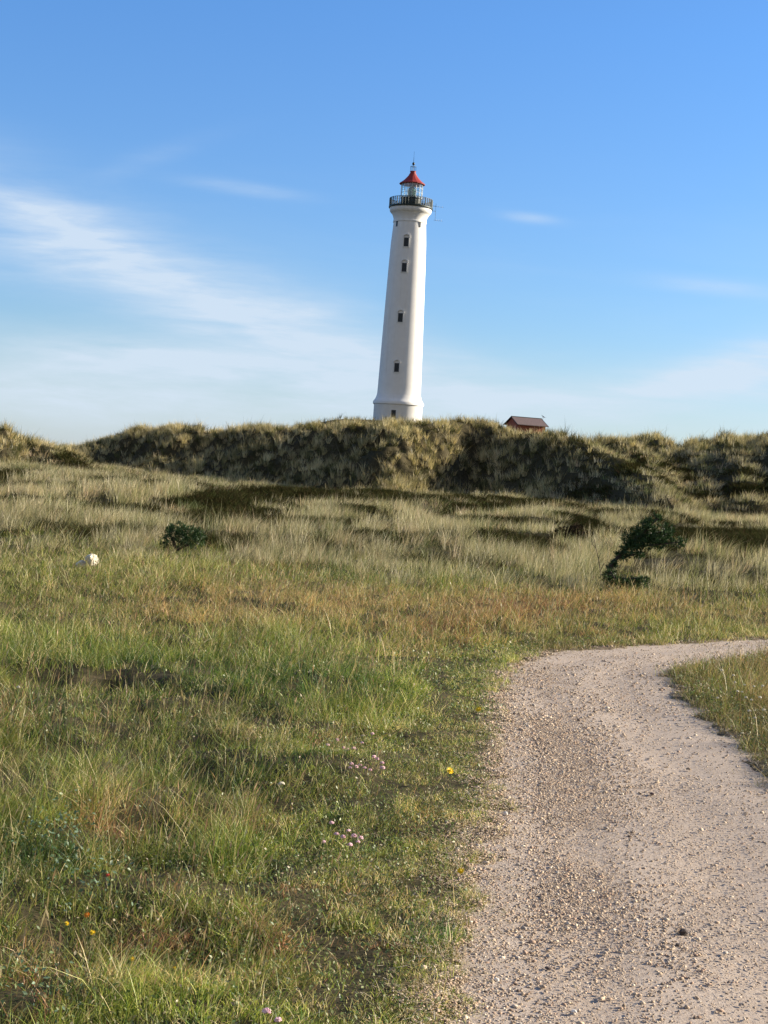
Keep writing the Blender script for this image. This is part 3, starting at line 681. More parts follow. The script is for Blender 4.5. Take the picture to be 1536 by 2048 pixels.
tr = k.n('ShaderNodeBsdfTransparent'); tr.inputs[0].default_value = (.90, .96, .95, 1); mx = k.n('ShaderNodeMixShader'); mx.inputs[0].default_value = .16
m.node_tree.links.new(tr.outputs[0], mx.inputs[1]); m.node_tree.links.new(gl.outputs[0], mx.inputs[2]); m.node_tree.links.new(mx.outputs[0], out.inputs[0]); M_GLASS = m
M_LENS = pbr('lens_glass', (.10, .20, .15), .12, .0, .3, 5, spec=1.0)
M_REDWOOD = pbr('red_brown_boards', (.32, .085, .045), .8, 0, .2, 6)
M_ROOFBR = pbr('brown_grey_roofing', (.13, .092, .088), .8, 0, .18, 5)
M_PLATE = pbr('grey_metal', (.20, .22, .24), .5, .3, .1, 3)

def lathe(name, prof, mat_, parent, seg=72, smooth=True, caps=True):
    bm = bmesh.new(); rings = []
    for (r_, z_) in prof:
        rings.append([bm.verts.new((r_ * math.cos(2 * math.pi * i / seg), r_ * math.sin(2 * math.pi * i / seg), z_)) for i in range(seg)])
    for a_, b2 in zip(rings[:-1], rings[1:]):
        for i in range(seg): bm.faces.new((a_[i], a_[(i + 1) % seg], b2[(i + 1) % seg], b2[i]))
    if caps: bm.faces.new(rings[0][::-1]); bm.faces.new(rings[-1])
    o = bm_obj(name, bm, mat_, parent, smooth)
    if smooth:
        me_ = o.data
        try: me_.set_sharp_from_angle(angle=math.radians(35))
        except Exception: pass
    return o
def tube(bm, p, q_, r_, seg=8):
    p = Vector(p); q_ = Vector(q_); d_ = (q_ - p); L_ = d_.length; qt = d_.to_track_quat('Z', 'Y').to_matrix()
    ra = []
    for z_ in (0, L_): ra.append([bm.verts.new(p + qt @ Vector((r_ * math.cos(2 * math.pi * i / seg), r_ * math.sin(2 * math.pi * i / seg), z_))) for i in range(seg)])
    for i in range(seg): bm.faces.new((ra[0][i], ra[0][(i + 1) % seg], ra[1][(i + 1) % seg], ra[1][i]))
    bm.faces.new(ra[0][::-1]); bm.faces.new(ra[1])
def box(bm, c, s_, rz=0.0, mtx=None):
    mm = (mtx or Matrix.Identity(4)) @ Matrix.Translation(c) @ Matrix.Rotation(rz, 4, 'Z') @ Matrix.Diagonal((s_[0], s_[1], s_[2], 1))
    bmesh.ops.create_cube(bm, size=1, matrix=mm)
PX = LHD / F
hz = lambda y: (842 - y) * PX
lh = empty('lighthouse', tuple(LH))
tag(lh, 'tall white round lighthouse with a red lantern roof standing on the dune top', 'lighthouse')
R_at = [(790, 43.6), (778, 43.1), (740, 42.2), (640, 39.6), (541, 36.9), (491, 35.2), (455, 32.7), (449, 32.3)]
def Rt(h_):
    pts = sorted([(hz(y_), r_ * PX) for y_, r_ in R_at]); return float(np.interp(h_, [p_[0] for p_ in pts], [p_[1] for p_ in pts]))
prof = [(48.6 * PX, -2.0), (48.6 * PX, hz(812)), (48.8 * PX, hz(811.5)), (50.8 * PX, hz(810)), (51.0 * PX, hz(806)), (50.0 * PX, hz(804)), (47.5 * PX, hz(801)), (45.6 * PX, hz(797)), (44.4 * PX, hz(793))]
for y_, r_ in R_at: prof.append((r_ * PX, hz(y_)))
prof += [(33.4 * PX, hz(448.6)), (33.5 * PX, hz(446)), (32.6 * PX, hz(445.6)), (32.9 * PX, hz(441)), (34.4 * PX, hz(436)), (36.6 * PX, hz(432)), (37.2 * PX, hz(431)), (39.0 * PX, hz(429.5)), (41.0 * PX, hz(427)), (41.8 * PX, hz(423.5)), (41.8 * PX, hz(420))]
lathe('tower', prof, M_WHITE, lh, 96)
zd = hz(420)
lathe('gallery_deck', [(0.2, zd + .003), (43.6 * PX, zd + .003), (43.9 * PX, zd + .08), (43.9 * PX, zd + .24), (43.2 * PX, zd + .28), (0.2, zd + .28)], M_DARK, lh, 72, False)
zd += .28; RR_ = 42.4 * PX
rail = bmesh.new()
for i in range(44):
    a_ = 2 * math.pi * i / 44; tube(rail, (RR_ * math.cos(a_), RR_ * math.sin(a_), zd), (RR_ * math.cos(a_), RR_ * math.sin(a_), zd + 1.16), .055 if i % 2 else .075, 6)
for zz in (.10, .24, .38, .52, .74, .94, 1.13):
    for i in range(56):
        a_ = 2 * math.pi * i / 56; b2 = 2 * math.pi * (i + 1) / 56
        tube(rail, (RR_ * math.cos(a_), RR_ * math.sin(a_), zd + zz), (RR_ * math.cos(b2), RR_ * math.sin(b2), zd + zz), .045 if zz > 1 else .030, 5)
bm_obj('railing', rail, M_DARK, lh)
# lantern
zl = hz(399)
wd = lathe('lantern_base', [(20.6 * PX, zd + .002), (20.6 * PX, zl - .14), (21.6 * PX, zl - .12), (21.6 * PX, zl), (.3, zl)], M_GREENIRON, lh, 16, False)
bmd = bmesh.new(); a_ = -math.pi / 2 - .5; box(bmd, (20.7 * PX * math.cos(a_), 20.7 * PX * math.sin(a_), zd + .66), (.62, .06, 1.2), a_ + math.pi / 2)
bm_obj('gallery_door', bmd, M_DARK, lh)
zt = hz(371)
gls = lathe('lantern_glass', [(21.0 * PX, zl + .01), (21.0 * PX, zt)], M_GLASS, lh, 16, False, False)
bars = bmesh.new()
for i in range(16):
    a_ = 2 * math.pi * (i) / 16; x_, y_ = 21.1 * PX * math.cos(a_), 21.1 * PX * math.sin(a_)
    tube(bars, (x_, y_, zl), (x_, y_, zt), .042, 6)
for zz in (zl + .05, (zl + zt) * .5 - .3, (zl + zt) * .5 + .38, zt - .05):
    for i in range(16):
        a_ = 2 * math.pi * i / 16; b2 = 2 * math.pi * (i + 1) / 16
        tube(bars, (21.1 * PX * math.cos(a_), 21.1 * PX * math.sin(a_), zz), (21.1 * PX * math.cos(b2), 21.1 * PX * math.sin(b2), zz), .03, 6)
bm_obj('glazing_bars', bars, M_GLZ, lh)
LP = [(.3, zl + .01), (.55, zl + .15), (.45, zl + .30)]
for i in range(9):
    t_ = i / 8; rr0 = .46 + .20 * math.sin(math.pi * t_); LP += [(rr0, zl + .38 + t_ * 1.15), (rr0 - .05, zl + .44 + t_ * 1.15)]
LP += [(.3, zl + 1.66), (.25, zt - .05)]
lathe('lens', LP, M_LENS, lh, 24, False)
roofp = [(20.0 * PX, zt), (25.6 * PX, zt - .05), (25.8 * PX, zt + .06), (20 * PX, zt + .36), (15 * PX, zt + .72), (11 * PX, zt + 1.05), (8.2 * PX, zt + 1.32), (7.2 * PX, zt + 1.5)]
rf = lathe('roof', roofp, M_ROOF, lh, 16, False)
zr = zt + 1.5
lathe('ventilator', [(6.4 * PX, zr + .002), (6.4 * PX, zr + .12), (5.4 * PX, zr + .13), (5.4 * PX, zr + .34), (6.0 * PX, zr + .35), (6.0 * PX, zr + .44), (.1, zr + .50)], M_ROOF, rf, 16, False)
fb = bmesh.new(); zf = zr + .44
for i in range(6):
    a_ = 2 * math.pi * i / 6; b2 = 2 * math.pi * (i + 1) / 6; c6 = 5.4 * PX
    tube(fb, (c6 * math.cos(a_), c6 * math.sin(a_), zf), (c6 * math.cos(a_), c6 * math.sin(a_), zf + .72), .028, 5)
    tube(fb, (c6 * math.cos(a_), c6 * math.sin(a_), zf + .70), (c6 * math.cos(b2), c6 * math.sin(b2), zf + .70), .028, 5)
tube(fb, (0, 0, zf), (0, 0, zf + 1.0), .05, 6)
bmesh.ops.create_icosphere(fb, subdivisions=2, radius=.21, matrix=Matrix.Translation((0, 0, zf + 1.12)) @ Matrix.Diagonal((1, 1, 1.15, 1)))
tube(fb, (0, 0, zf + 1.2), (0, 0, zf + 2.0), .03, 5); tube(fb, (0, 0, zf + 2.0), (0, 0, zf + 2.95), .016, 5)
bm_obj('finial', fb, M_DARK, rf)
# windows: at one bearing up the tower, a little left of the middle as seen from the path
def wall_frame(th_, h_):          # local frame on the tower wall: x along the wall, y outward, z up
    a_ = -math.pi / 2 + math.radians(th_); R0 = Rt(h_) if h_ > 2.4 else 48.6 * PX
    return Matrix.Translation((R0 * math.cos(a_), R0 * math.sin(a_), h_)) @ Matrix.Rotation(a_ - math.pi / 2, 4, 'Z'), R0
def window(th_, yc, w_, hpx, hood=True):
    h_ = hz(yc); mt, R0 = wall_frame(th_, h_)
    hh_ = hpx * PX
    bmf = bmesh.new()
    box(bmf, (-w_ / 2 - .05, -.02, 0), (.10, .26, hh_), 0, mt); box(bmf, (w_ / 2 + .05, -.02, 0), (.10, .26, hh_), 0, mt)
    box(bmf, (0, -.03, -hh_ / 2 - .06), (w_ + .30, .28, .11), 0, mt)
    fr = bm_obj('window', bmf, M_WHITE2, lh)
    if hood:
        bmh = bmesh.new(); n_ = 14
        for i in range(n_):
            a0 = math.pi * i / n_; a1 = math.pi * (i + 1) / n_; ro, ri = w_ / 2 + .20, w_ / 2 + .08
            vs = [bmh.verts.new(mt @ Vector((rr2 * math.cos(aa), yy, hh_ / 2 + rr2 * math.sin(aa)))) for aa in (a0, a1) for rr2 in (ri, ro) for yy in (-.1, .12)]
            for f_ in ((0, 1, 3, 2), (4, 6, 7, 5), (0, 4, 5, 1), (2, 3, 7, 6), (1, 5, 7, 3), (0, 2, 6, 4)): bmh.faces.new([vs[z0] for z0 in f_])
        bm_obj('hood', bmh, M_WHITE2, fr)
    bmp = bmesh.new(); box(bmp, (0, -.06, 0), (w_ - .004, .20, hh_ - .004), 0, mt)
    bm_obj('pane', bmp, M_PANE, fr)
    bmb = bmesh.new(); box(bmb, (0, .05, 0), (.035, .03, hh_ - .01), 0, mt)
    for kk in (-.17, .17): box(bmb, (0, .05, kk * hh_), (w_ - .01, .024, .03), 0, mt)
    bm_obj('glazing_bar', bmb, M_DARK, fr)
for (xc, yc) in ((812, 491), (808, 541), (800.5, 640), (793.2, 738.5)):
    ax = 794.5 + (842 - yc) * math.tan(ROLL); th_ = math.degrees(math.asin((xc - ax) / (Rt(hz(yc)) / PX)))
    window(th_, yc, .72, 17.5)
window(-10, 830, .70, 15, False)
for th_ in (-51, 37, 129, 217):
    mt, R0 = wall_frame(th_, hz(454)); bms = bmesh.new(); box(bms, (0, -.02, 0), (.34, .12, .82), 0, mt); o = bm_obj('slot_opening', bms, M_PANE, lh)
# aerials on a bracket at the right of the gallery
an = bmesh.new(); x0 = RR_ ; zz0 = zd - .35
tube(an, (x0, -.2, zd + .35), (x0 + .55, -.2, zd + .35), .03, 5); tube(an, (x0 - .2, -.2, zd - .40), (x0 + .55, -.2, zd - .40), .03, 5)
tube(an, (x0 + .55, -.2, zd + .75), (x0 + .55, -.2, zd - 1.85), .022, 5)
for zz in (zd + .30, zd - 1.75):
    tube(an, (x0 + .35, -.2, zz), (x0 + 1.7, -.1, zz - .05), .018, 5)
    for q3 in (.75, 1.1, 1.5): tube(an, (x0 + q3, -.2, zz - .16), (x0 + q3, -.2, zz + .16), .012, 4)
bm_obj('aerial', an, M_PLATE, lh)

# ------------------------------------------------------------------ hut behind the dune crest
hut = empty('hut', (HUT[0], HUT[1], HUT[2] - .2)); ra_ = math.radians(24)
hut.rotation_euler = (0, 0, ra_)
tag(hut, 'small red brown hut with a brown pitched roof half hidden behind the dune crest', 'hut')
px2 = 200 / F
ztop = at(1018, 833, 200)[2] - (HUT[2] - .2); hl, hwid = 2.1, 1.55; ze = ztop - .92
def shell(bm, pts, faces):
    vs = [bm.verts.new(p_) for p_ in pts]
    for f_ in faces: bm.faces.new([vs[i] for i in f_])
bmw = bmesh.new()
shell(bmw, [(-hl, -hwid, -1), (hl, -hwid, -1), (hl, hwid, -1), (-hl, hwid, -1), (-hl, -hwid, ze), (hl, -hwid, ze), (hl, hwid, ze), (-hl, hwid, ze), (-hl, 0, ztop - .1), (hl, 0, ztop - .1)],
      [(0, 1, 5, 4), (1, 2, 6, 9, 5), (2, 3, 7, 6), (3, 0, 4, 8, 7), (4, 5, 9, 8), (6, 7, 8, 9)])
bm_obj('wall', bmw, M_REDWOOD, hut)
bmr = bmesh.new(); ol, ow = hl + .22, hwid + .38; sl_ = (ztop - .1 - ze) / hwid
for sgn in (-1, 1):
    zlow = ztop - sl_ * ow
    shell(bmr, [(-ol, 0, ztop), (ol, 0, ztop), (ol, sgn * ow, zlow), (-ol, sgn * ow, zlow), (-ol, 0, ztop - .09), (ol, 0, ztop - .09), (ol, sgn * ow, zlow - .09), (-ol, sgn * ow, zlow - .09)],
          [(0, 1, 2, 3), (4, 7, 6, 5), (2, 6, 7, 3), (0, 3, 7, 4), (1, 5, 6, 2)])
hr = bm_obj('roof', bmr, M_ROOFBR, hut)
bmr = bmesh.new()
for sgn in (-1, 1):
    for xx in (-ol - .02, ol + .02):
        tube(bmr, (xx, sgn * .02, ztop - .05), (xx, sgn * ow, ztop - sl_ * ow - .05), .06, 4)
tube(bmr, (-ol, 0, ztop + .02), (ol, 0, ztop + .02), .055, 6)
bm_obj('ridge_trim', bmr, M_DARK, hr)
# little vane beside the hut
vp = at(1086, 834, 204); vz = H(np.array([vp[0]]), np.array([vp[1]]))[0]
va = empty('wind_vane', (vp[0], vp[1], vz)); tag(va, 'small grey wind vane on a thin pole behind the right end of the hut', 'wind vane')
bmv = bmesh.new(); tube(bmv, (0, 0, 0), (0, 0, vp[2] - vz + .1), .025, 6); bm_obj('pole', bmv, M_PLATE, va)
bmv = bmesh.new(); z0 = vp[2] - vz
shell(bmv, [(-.28, -.012, z0 + .32), (.02, -.012, z0 + .12), (.42, -.012, z0 - .10), (.02, -.012, z0 - .04), (-.28, .012, z0 + .32), (.02, .012, z0 + .12), (.42, .012, z0 - .10), (.02, .012, z0 - .04)],
      [(0, 1, 2, 3), (7, 6, 5, 4), (0, 4, 5, 1), (1, 5, 6, 2), (2, 6, 7, 3), (3, 7, 4, 0)])
bm_obj('vane', bmv, M_PLATE, va)

# ------------------------------------------------------------------ trees and shrubs
M_BARK = pbr('dark_bark', (.060, .045, .035), .9, 0, .25, 20, .4, 60)
def march(x, y, d0=15, d1=150):
    """where the view ray through a pixel of the photograph meets the terrain"""
    dd = np.linspace(d0, d1, 3000); r_ = ray(x, y); Pq = CAMP[None] + r_[None] * (dd / r_[1])[:, None]
    hq = H(Pq[:, 0], Pq[:, 1]); i_ = np.argmax(Pq[:, 2] < hq); return np.array([Pq[i_, 0], Pq[i_, 1], hq[i_]])
def needles(name, clumps, cols, wts, parent, base, ln, wd_, r, mat_=None, up=.3):
    """clumps: (x,y,z,rx,ry,rz,n) foliage tufts relative to base"""
    P_, D_ = [], []
    for (x, y, z, rx, ry, rz, n_) in clumps:
        nt_ = max(3, n_ // 14)
        tv = r.normal(0, 1, (nt_, 3)); tv /= np.linalg.norm(tv, axis=1)[:, None]; tv *= (r.random(nt_) ** .4)[:, None]
        tc_ = tv * np.array([rx, ry, rz]) + np.array([x, y, z])
        I = np.repeat(np.arange(nt_), 14); out_ = tv[I] + np.array([.25, 0, up])
        dd = out_ * .8 + r.normal(0, .55, (len(I), 3)); dd /= np.linalg.norm(dd, axis=1)[:, None]
        P_.append(tc_[I] + r.normal(0, .12, (len(I), 3)) * min(rx, ry, rz)); D_.append(dd)
    P_ = np.concatenate(P_); D_ = np.concatenate(D_); N = len(P_)
    l_ = ln * r.uniform(.6, 1.3, N)[:, None]; sd_ = np.cross(D_, r.normal(0, 1, (N, 3))); sd_ /= np.linalg.norm(sd_, axis=1)[:, None]; sd_ *= wd_ * .5
    v = np.stack([P_ - sd_ * .4, P_ + sd_ * .4, P_ + D_ * l_ * .5 + sd_, P_ + D_ * l_ * .5 - sd_, P_ + D_ * l_], 1)
    C = palette(cols, wts, N, r) * r.uniform(.75, 1.25, N)[:, None]
    return np_obj(name, v, 0, [(0, 1, 2, 3), (3, 2, 4)], C, mat_ or M_NEEDLE, parent)
def limb(bm, pts, r0, r1, seg=7):
    pts = [Vector(p_) for p_ in pts]; rings = []
    for i, p_ in enumerate(pts):
        d_ = (pts[min(i + 1, len(pts) - 1)] - pts[max(i - 1, 0)]).normalized(); q2 = d_.to_track_quat('Z', 'Y').to_matrix(); rr2 = r0 + (r1 - r0) * i / (len(pts) - 1)
        rings.append([bm.verts.new(p_ + q2 @ Vector((rr2 * math.cos(2 * math.pi * j_ / seg), rr2 * math.sin(2 * math.pi * j_ / seg), 0))) for j_ in range(seg)])
    for a_, b2 in zip(rings[:-1], rings[1:]):
        for j_ in range(seg): bm.faces.new((a_[j_], a_[(j_ + 1) % seg], b2[(j_ + 1) % seg], b2[j_]))
    bm.faces.new(rings[0][::-1]); bm.faces.new(rings[-1])
PINE = [(.030, .068, .020), (.050, .105, .032), (.018, .035, .013), (.085, .14, .055)]
r = np.random.default_rng(30)
# small pine bush left of the middle, by the white stone
pb = march(352, 1112); sc = 1.18 * pb[1] / F
t = empty('pine_bush', tuple(pb)); tag(t, 'small round dark green pine bush in pale grass near the white stone', 'shrub')
S_ = lambda x, y, bx, by: ((x - bx) * sc, 0.0, (by - y) * sc)
cl_ = []
for (x, y, rx, rz, n_, yy) in [(334, 1080, 14, 18, 700, -.05), (352, 1072, 22, 18, 1200, .05), (375, 1076, 22, 19, 1300, -.06), (392, 1080, 14, 16, 800, .05), (330, 1098, 11, 12, 500, 0), (365, 1090, 26, 12, 900, .12), (338, 1064, 5, 8, 130, 0)]:
    p_ = S_(x, y, 352, 1112); cl_.append((p_[0] * .92, yy, p_[2] * 1.0, rx * sc * .74, .15, rz * sc * .9, int(n_ * .8)))
bmt = bmesh.new(); limb(bmt, [(0, 0, -.05), (.0, .0, .10), (-.04, 0, .22), (-.10, 0, .34)], .035, .012)
for q3 in ((.10, .05), (.22, -.04), (-.10, .06), (.30, .02)): limb(bmt, [(0, 0, .08), (q3[0] * .5, q3[1], .17), (q3[0], q3[1] * 1.5, .25)], .018, .006)
bm_obj('trunk', bmt, M_BARK, t); needles('crown', cl_, PINE, [3, 3, 2, 1.2], t, None, .055, .010, r)

# wind-bent dwarf pine right of the middle
pb = march(1213, 1178); sc = pb[1] / F
t = empty('dwarf_pine', tuple(pb)); tag(t, 'wind bent dark dwarf pine leaning right in the dune grass behind the path bend', 'tree')
def S2(x, y, yy=0.0): return ((x - 1213) * sc, yy, (1178 - y) * sc)
bmt = bmesh.new()
limb(bmt, [(0, 0, -.1), S2(1215, 1150), S2(1222, 1125, .02), S2(1240, 1105, .03), S2(1258, 1080), S2(1285, 1055, -.02), S2(1306, 1030)], .045, .012)
for e_ in ([S2(1230, 1115), S2(1262, 1108, .1), S2(1285, 1100, .15)], [S2(1250, 1090), S2(1290, 1085, -.15), S2(1345, 1075, -.2)], [S2(1270, 1068), S2(1300, 1062, .2), S2(1335, 1055, .25)], [S2(1216, 1152), S2(1245, 1155, -.1), S2(1285, 1150, -.15)], [S2(1216, 1140), S2(1222, 1150, -.12), S2(1226, 1158, -.2)]):
    limb(bmt, e_, .022, .006)
bm_obj('trunk', bmt, M_BARK, t)
cl_ = []
for (x, y, rx, rz, n_, yy) in [(1262, 1075, 22, 20, 1700, 0), (1285, 1060, 22, 20, 1700, .08), (1255, 1092, 18, 12, 1000, -.1), (1300, 1080, 26, 14, 1500, -.1), (1330, 1068, 20, 16, 1000, .1), (1322, 1050, 14, 9, 500, -.1), (1290, 1042, 14, 9, 500, 0),
                              (1306, 1028, 8, 6, 200, 0), (1345, 1075, 14, 9, 450, -.15), (1240, 1110, 13, 8, 500, 0), (1275, 1108, 16, 5, 450, .12), (1222, 1133, 9, 13, 500, 0), (1216, 1155, 12, 12, 700, -.05), (1232, 1163, 14, 9, 500, -.1),
                              (1262, 1160, 18, 8, 700, -.12), (1283, 1158, 11, 10, 400, -.1), (1258, 1174, 16, 6, 300, -.1)]:
    p_ = S2(x, y); cl_.append((p_[0], yy, p_[2], rx * sc * 1.08, .18, rz * sc, int(n_ * .85)))
needles('crown', cl_, PINE, [3, 2.4, 3, 1.0], t, None, .055, .010, r)
# dead sapling beside it
pb = march(1204, 1160); sc = pb[1] / F
t = empty('dead_sapling', tuple(pb)); tag(t, 'thin bare dead stem just left of the wind bent pine', 'sapling')
bmt = bmesh.new(); f3_ = lambda x, y: ((x - 1204) * sc, 0, (1160 - y) * sc)
limb(bmt, [(0, 0, -.1), f3_(1200, 1145), f3_(1194, 1118), f3_(1187, 1096), f3_(1183, 1080)], .010, .004, 5)
bm_obj('stem', bmt, M_BARK, t)
for e_ in ([f3_(1194, 1118), f3_(1198, 1106)], [f3_(1188, 1098), f3_(1180, 1090), f3_(1176, 1078)]):
    bmt = bmesh.new(); limb(bmt, e_, .005, .003, 5); bm_obj('twig', bmt, M_BARK, t)
# heather mound with dark crown left of the pine
pb = march(1150, 1082); sc = pb[1] / F
t = empty('heather_bush', tuple(pb)); tag(t, 'low dark brown heather bush left of the dead stem', 'shrub')
cl_ = [((x - 1150) * sc, yy, (1082 - y) * sc, rx * sc, .3, rz * sc, n_) for (x, y, rx, rz, n_, yy) in [(1130, 1066, 20, 10, 700, 0), (1155, 1060, 20, 12, 800, .1), (1172, 1068, 14, 8, 400, -.1), (1150, 1072, 32, 8, 700, 0)]]
bmt = bmesh.new()
for q3 in (-.4, -.15, .1, .35): limb(bmt, [(q3 * .3, 0, -.05), (q3 * .7, .02, .12), (q3, .05, .24)], .015, .005, 5)
bm_obj('stems', bmt, M_BARK, t); needles('crown', cl_, [(.035, .026, .020), (.050, .035, .026), (.030, .034, .014)], [3, 2, 1], t, None, .07, .016, r, M_HEATH)

# white stone in the grass
pb = march(172, 1136); sc = pb[1] / F
M_ROCK = pbr('white_stone', (.76, .68, .52), .9, 0, .28, 14, .9, 30)
bms = bmesh.new()
for (x, y, rx, ry, rz, rot, ss2) in [(183, 1119, 16, .12, 12, -.35, 4), (162, 1130, 15, .10, 8, -.45, 9)]:
    res = bmesh.ops.create_icosphere(bms, subdivisions=4, radius=1, matrix=Matrix.Translation(((x - 172) * sc, 0, (1136 - y) * sc)) @ Matrix.Rotation(rot, 4, 'Y') @ Matrix.Diagonal((rx * sc, ry, rz * sc, 1)))
    rs = random.Random(ss2)
    planes = [Vector((rs.uniform(-1, 1), rs.uniform(-1, 1), rs.uniform(-1, 1))).normalized() for _ in range(9)]
    c0 = Vector(((x - 172) * sc, 0, (1136 - y) * sc))
    for v_ in res['verts']:
        l_ = v_.co - c0
        for pl in planes:
            lim = .62 * Vector((pl.x * rx * sc, pl.y * ry, pl.z * rz * sc)).length
            dd = l_.dot(pl)
            if dd > lim: l_ -= pl * (dd - lim)
        v_.co = c0 + l_ * (1 + rs.uniform(-.05, .05))
o = bm_obj('white_stone', bms, M_ROCK); o.location = tuple(pb); tag(o, 'bright white angular stone lying in the grass at the left', 'stone')

# stones on the path that stand out
def lone_stone(x, y, wpx, col, lab, seed, flat=.5):
    p_ = gp(x, y); s_ = wpx / 2 * p_[1] / F; rs = random.Random(seed)
    bms = bmesh.new(); bmesh.ops.create_icosphere(bms, subdivisions=2, radius=1)
    for v_ in bms.verts:
        k2 = 1 + rs.uniform(-.16, .16); v_.co = Vector((v_.co.x * s_ * k2, v_.co.y * s_ * .8 * k2, v_.co.z * s_ * flat * k2))
    o = bm_obj('stone', bms, pbr('stone_' + str(seed), col, .9, 0, .25, 120)); o.location = (p_[0], p_[1], .004 + s_ * flat * .5); o.rotation_euler = (0, 0, rs.uniform(0, 3))
    tag(o, lab, 'stone')
lone_stone(1366, 1870, 20, (.06, .045, .04), 'dark brown stone lying alone on the smooth right part of the path', 1, .7)
lone_stone(1355, 1893, 12, (.09, .07, .06), 'little dark stone just below the larger dark one on the path', 2)
lone_stone(1096, 1940, 15, (.10, .07, .055), 'flat reddish brown stone on the lower gravel part of the path', 3, .4)
lone_stone(1304, 1590, 10, (.08, .05, .05), 'small dark red stone on the middle of the path', 4)
lone_stone(1011, 1631, 12, (.72, .67, .60), 'bright white pebble at the left edge of the path among dark shadows', 5, .7)
lone_stone(897, 1969, 11, (.72, .66, .56), 'white pebble at the bottom left edge of the path', 6, .7)
lone_stone(993, 1964, 12, (.75, .70, .62), 'white pebble in the gravel near the bottom edge', 7, .7)
lone_stone(1148, 2028, 12, (.74, .70, .64), 'pale round pebble at the very bottom of the path', 8, .7)

# ------------------------------------------------------------------ flowers, each its own thing
M_PINK = pbr('thrift_pink', (.78, .50, .54), .8, 0, .2, 200)
M_YEL = pbr('yellow_petal', (.85, .60, .02), .6, 0, .1, 200)
M_ORG = pbr('orange_petal', (.85, .30, .02), .6, 0, .1, 200)
M_CREAM = pbr('cream_petal', (.66, .60, .46), .7, 0, .1, 200)
M_REDP = pbr('red_petal', (.62, .10, .05), .7, 0, .1, 200)
M_STEM = pbr('green_stem', (.12, .15, .05), .8, 0, .2, 60)
def flower(name, px_, py_, hgt, rad, mat_, lab, cat, group=None, kind='head', seed=0):
    base = gp(px_, py_, hgt * .98); X_, Y_ = np.array([base[0]]), np.array([base[1]]); z_ = H(X_, Y_)[0]
    for _ in range(6):
        if path_sd(X_, Y_)[0] > .06 or hgt < .04: break
        hgt *= .75; base = gp(px_, py_, hgt); X_, Y_ = np.array([base[0]]), np.array([base[1]])
    z_ = H(X_, Y_)[0]; hgt = max(base[2] - z_, .02)
    rs = random.Random(seed); t = empty(name, (base[0], base[1], z_), rs.uniform(0, 6) if kind == 'head' else rs.uniform(-.5, .5)); tag(t, lab, cat, group)
    bs = bmesh.new(); limb(bs, [(.01, 0, -.01), (.004, .003, hgt * .5), (0, 0, hgt)], .0014, .001, 5); bm_obj('stem', bs, M_STEM, t)
    bb = bmesh.new()
    if kind == 'head':                                  # round head of many small florets
        for i in range(34):
            z0 = rs.uniform(-.35, 1); a_ = rs.uniform(0, 6.283); q4 = math.sqrt(max(0, 1 - z0 * z0)); d_ = Vector((q4 * math.cos(a_), q4 * math.sin(a_), z0 * .8))
            bmesh.ops.create_icosphere(bb, subdivisions=1, radius=rad * .30, matrix=Matrix.Translation(Vector((0, 0, hgt)) + d_ * rad * .75) @ Matrix.Rotation(a_, 4, 'X') @ Matrix.Diagonal((1.2, .7, .8, 1)))
    else:
        n_ = 9
        for ring, (rr2, tilt) in enumerate(((rad, .25), (rad * .6, .6))):
            for i in range(n_):
                a_ = 2 * math.pi * (i + ring * .5) / n_; c_, s_ = math.cos(a_), math.sin(a_); wq = rr2 * .28
                def pt_(r2, w2, z2): return bb.verts.new((c_ * r2 - s_ * w2, s_ * r2 + c_ * w2, hgt + z2))
                a1 = [pt_(.001, 0, 0), pt_(rr2 * .6, -wq, rr2 * tilt * .6 - .0002), pt_(rr2, 0, rr2 * tilt), pt_(rr2 * .6, wq, rr2 * tilt * .6)]
                b1 = [pt_(.001, 0, -.0008), pt_(rr2 * .6, -wq, rr2 * tilt * .6 - .0012), pt_(rr2, 0, rr2 * tilt - .0006), pt_(rr2 * .6, wq, rr2 * tilt * .6 - .0010)]
                bb.faces.new(a1); bb.faces.new(b1[::-1])
                for j_ in range(4): bb.faces.new((a1[j_], b1[j_], b1[(j_ + 1) % 4], a1[(j_ + 1) % 4]))
        bmesh.ops.create_icosphere(bb, subdivisions=2, radius=rad * .32, matrix=Matrix.Translation((0, 0, hgt + rad * .2)))
    if kind == 'open': bmesh.ops.rotate(bb, verts=bb.verts, cent=(0, 0, hgt), matrix=Matrix.Rotation(.85, 3, 'X'))
    bm_obj('bloom', bb, mat_, t); return t
sdn = 100
def many(pts, *a_, **k2):
    global sdn
    for (x, y) in pts: sdn += 1; flower('thrift_flower', x, y, .11, .0118 * random.uniform(.8, 1.15), M_PINK, *a_, seed=sdn, **k2)
many([(663, 1646), (697, 1662), (708, 1672), (673, 1668), (686, 1674), (722, 1676), (716, 1684), (700, 1690), (647, 1684)],
     'pink thrift flower head in the lower cluster in short turf left of the path', 'flower', 'thrift flowers in the lower cluster by the path')
many([(674, 1480), (687, 1496), (694, 1500), (703, 1528), (712, 1534), (724, 1486), (729, 1536), (745, 1468), (748, 1514), (754, 1518), (764, 1526), (765, 1536), (726, 1472), (707, 1498), (720, 1530), (740, 1540), (700, 1536), (655, 1490)],
     'pale pink thrift flower head in the upper cluster in mid meadow turf', 'flower', 'thrift flowers in the upper cluster')
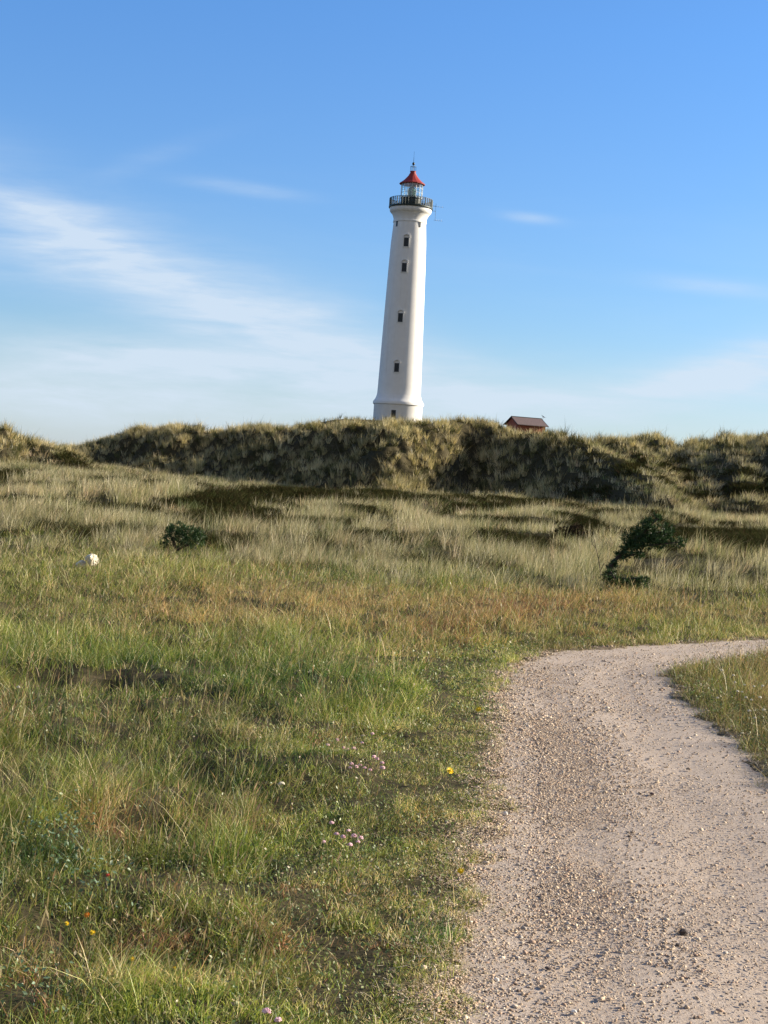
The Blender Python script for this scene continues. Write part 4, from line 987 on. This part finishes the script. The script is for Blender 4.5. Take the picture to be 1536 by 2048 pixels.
many([(533, 2023)], 'pink thrift flower head at the bottom edge, larger of the two there', 'flower')
many([(556, 2040)], 'pale pink thrift flower head lowest at the bottom edge', 'flower')
flower('yellow_flower', 957, 1419, .13, .021, M_YEL, 'yellow flower furthest back beside the left edge of the path', 'flower', kind='open', seed=1)
flower('yellow_flower', 900, 1542, .12, .021, M_YEL, 'yellow flower in the middle of the turf beside the path', 'flower', kind='open', seed=2)
flower('yellow_flower', 921, 1744, .10, .016, M_YEL, 'yellow flower nearest beside the left edge of the path', 'flower', kind='open', seed=3)
flower('orange_flower', 174, 1830, .10, .011, M_ORG, 'orange flower above a yellow one among grey green leaves at left', 'flower', kind='open', seed=4)
flower('yellow_flower', 185, 1865, .09, .010, M_YEL, 'yellow flower just below the orange flower at left', 'flower', kind='open', seed=5)
flower('yellow_flower', 134, 1847, .09, .008, M_YEL, 'small yellow flower left of the orange flower', 'flower', kind='open', seed=6)
flower('yellow_flower', 264, 1918, .08, .009, M_YEL, 'yellow flower lower right of the orange flower in mixed turf', 'flower', kind='open', seed=7)
flower('yellow_flower', 349, 1936, .07, .006, M_YEL, 'tiny yellow flower lowest in the turf at left', 'flower', kind='open', seed=8)
flower('red_flower', 216, 1750, .12, .008, M_REDP, 'small red flower at the right of the grey green leaves', 'flower', kind='open', seed=9)
for i_, (x, y) in enumerate([(1444, 1341), (1467, 1351), (1470, 1365), (1475, 1383), (1484, 1384), (1489, 1370), (1508, 1373), (1525, 1372), (1435, 1396), (1427, 1420), (1499, 1422), (1485, 1467), (1503, 1400), (1520, 1395), (1528, 1420), (1510, 1436), (1463, 1474), (1492, 1395)]):
    flower('clover_flower', x, y, .19, .0125 * random.uniform(.75, 1.1), M_CREAM, 'small cream white flower head in the grass on the verge right of the path', 'flower', 'cream flowers on the right verge', seed=200 + i_)
for i_, (x, y, lab) in enumerate([(563, 1568, 'cream flower head alone in tall grass left of the pink flowers'), (37, 1375, 'pale flower spike standing at the far left of the meadow')]):
    flower('clover_flower', x, y, .15, .014, M_CREAM, lab, 'flower', seed=300 + i_)
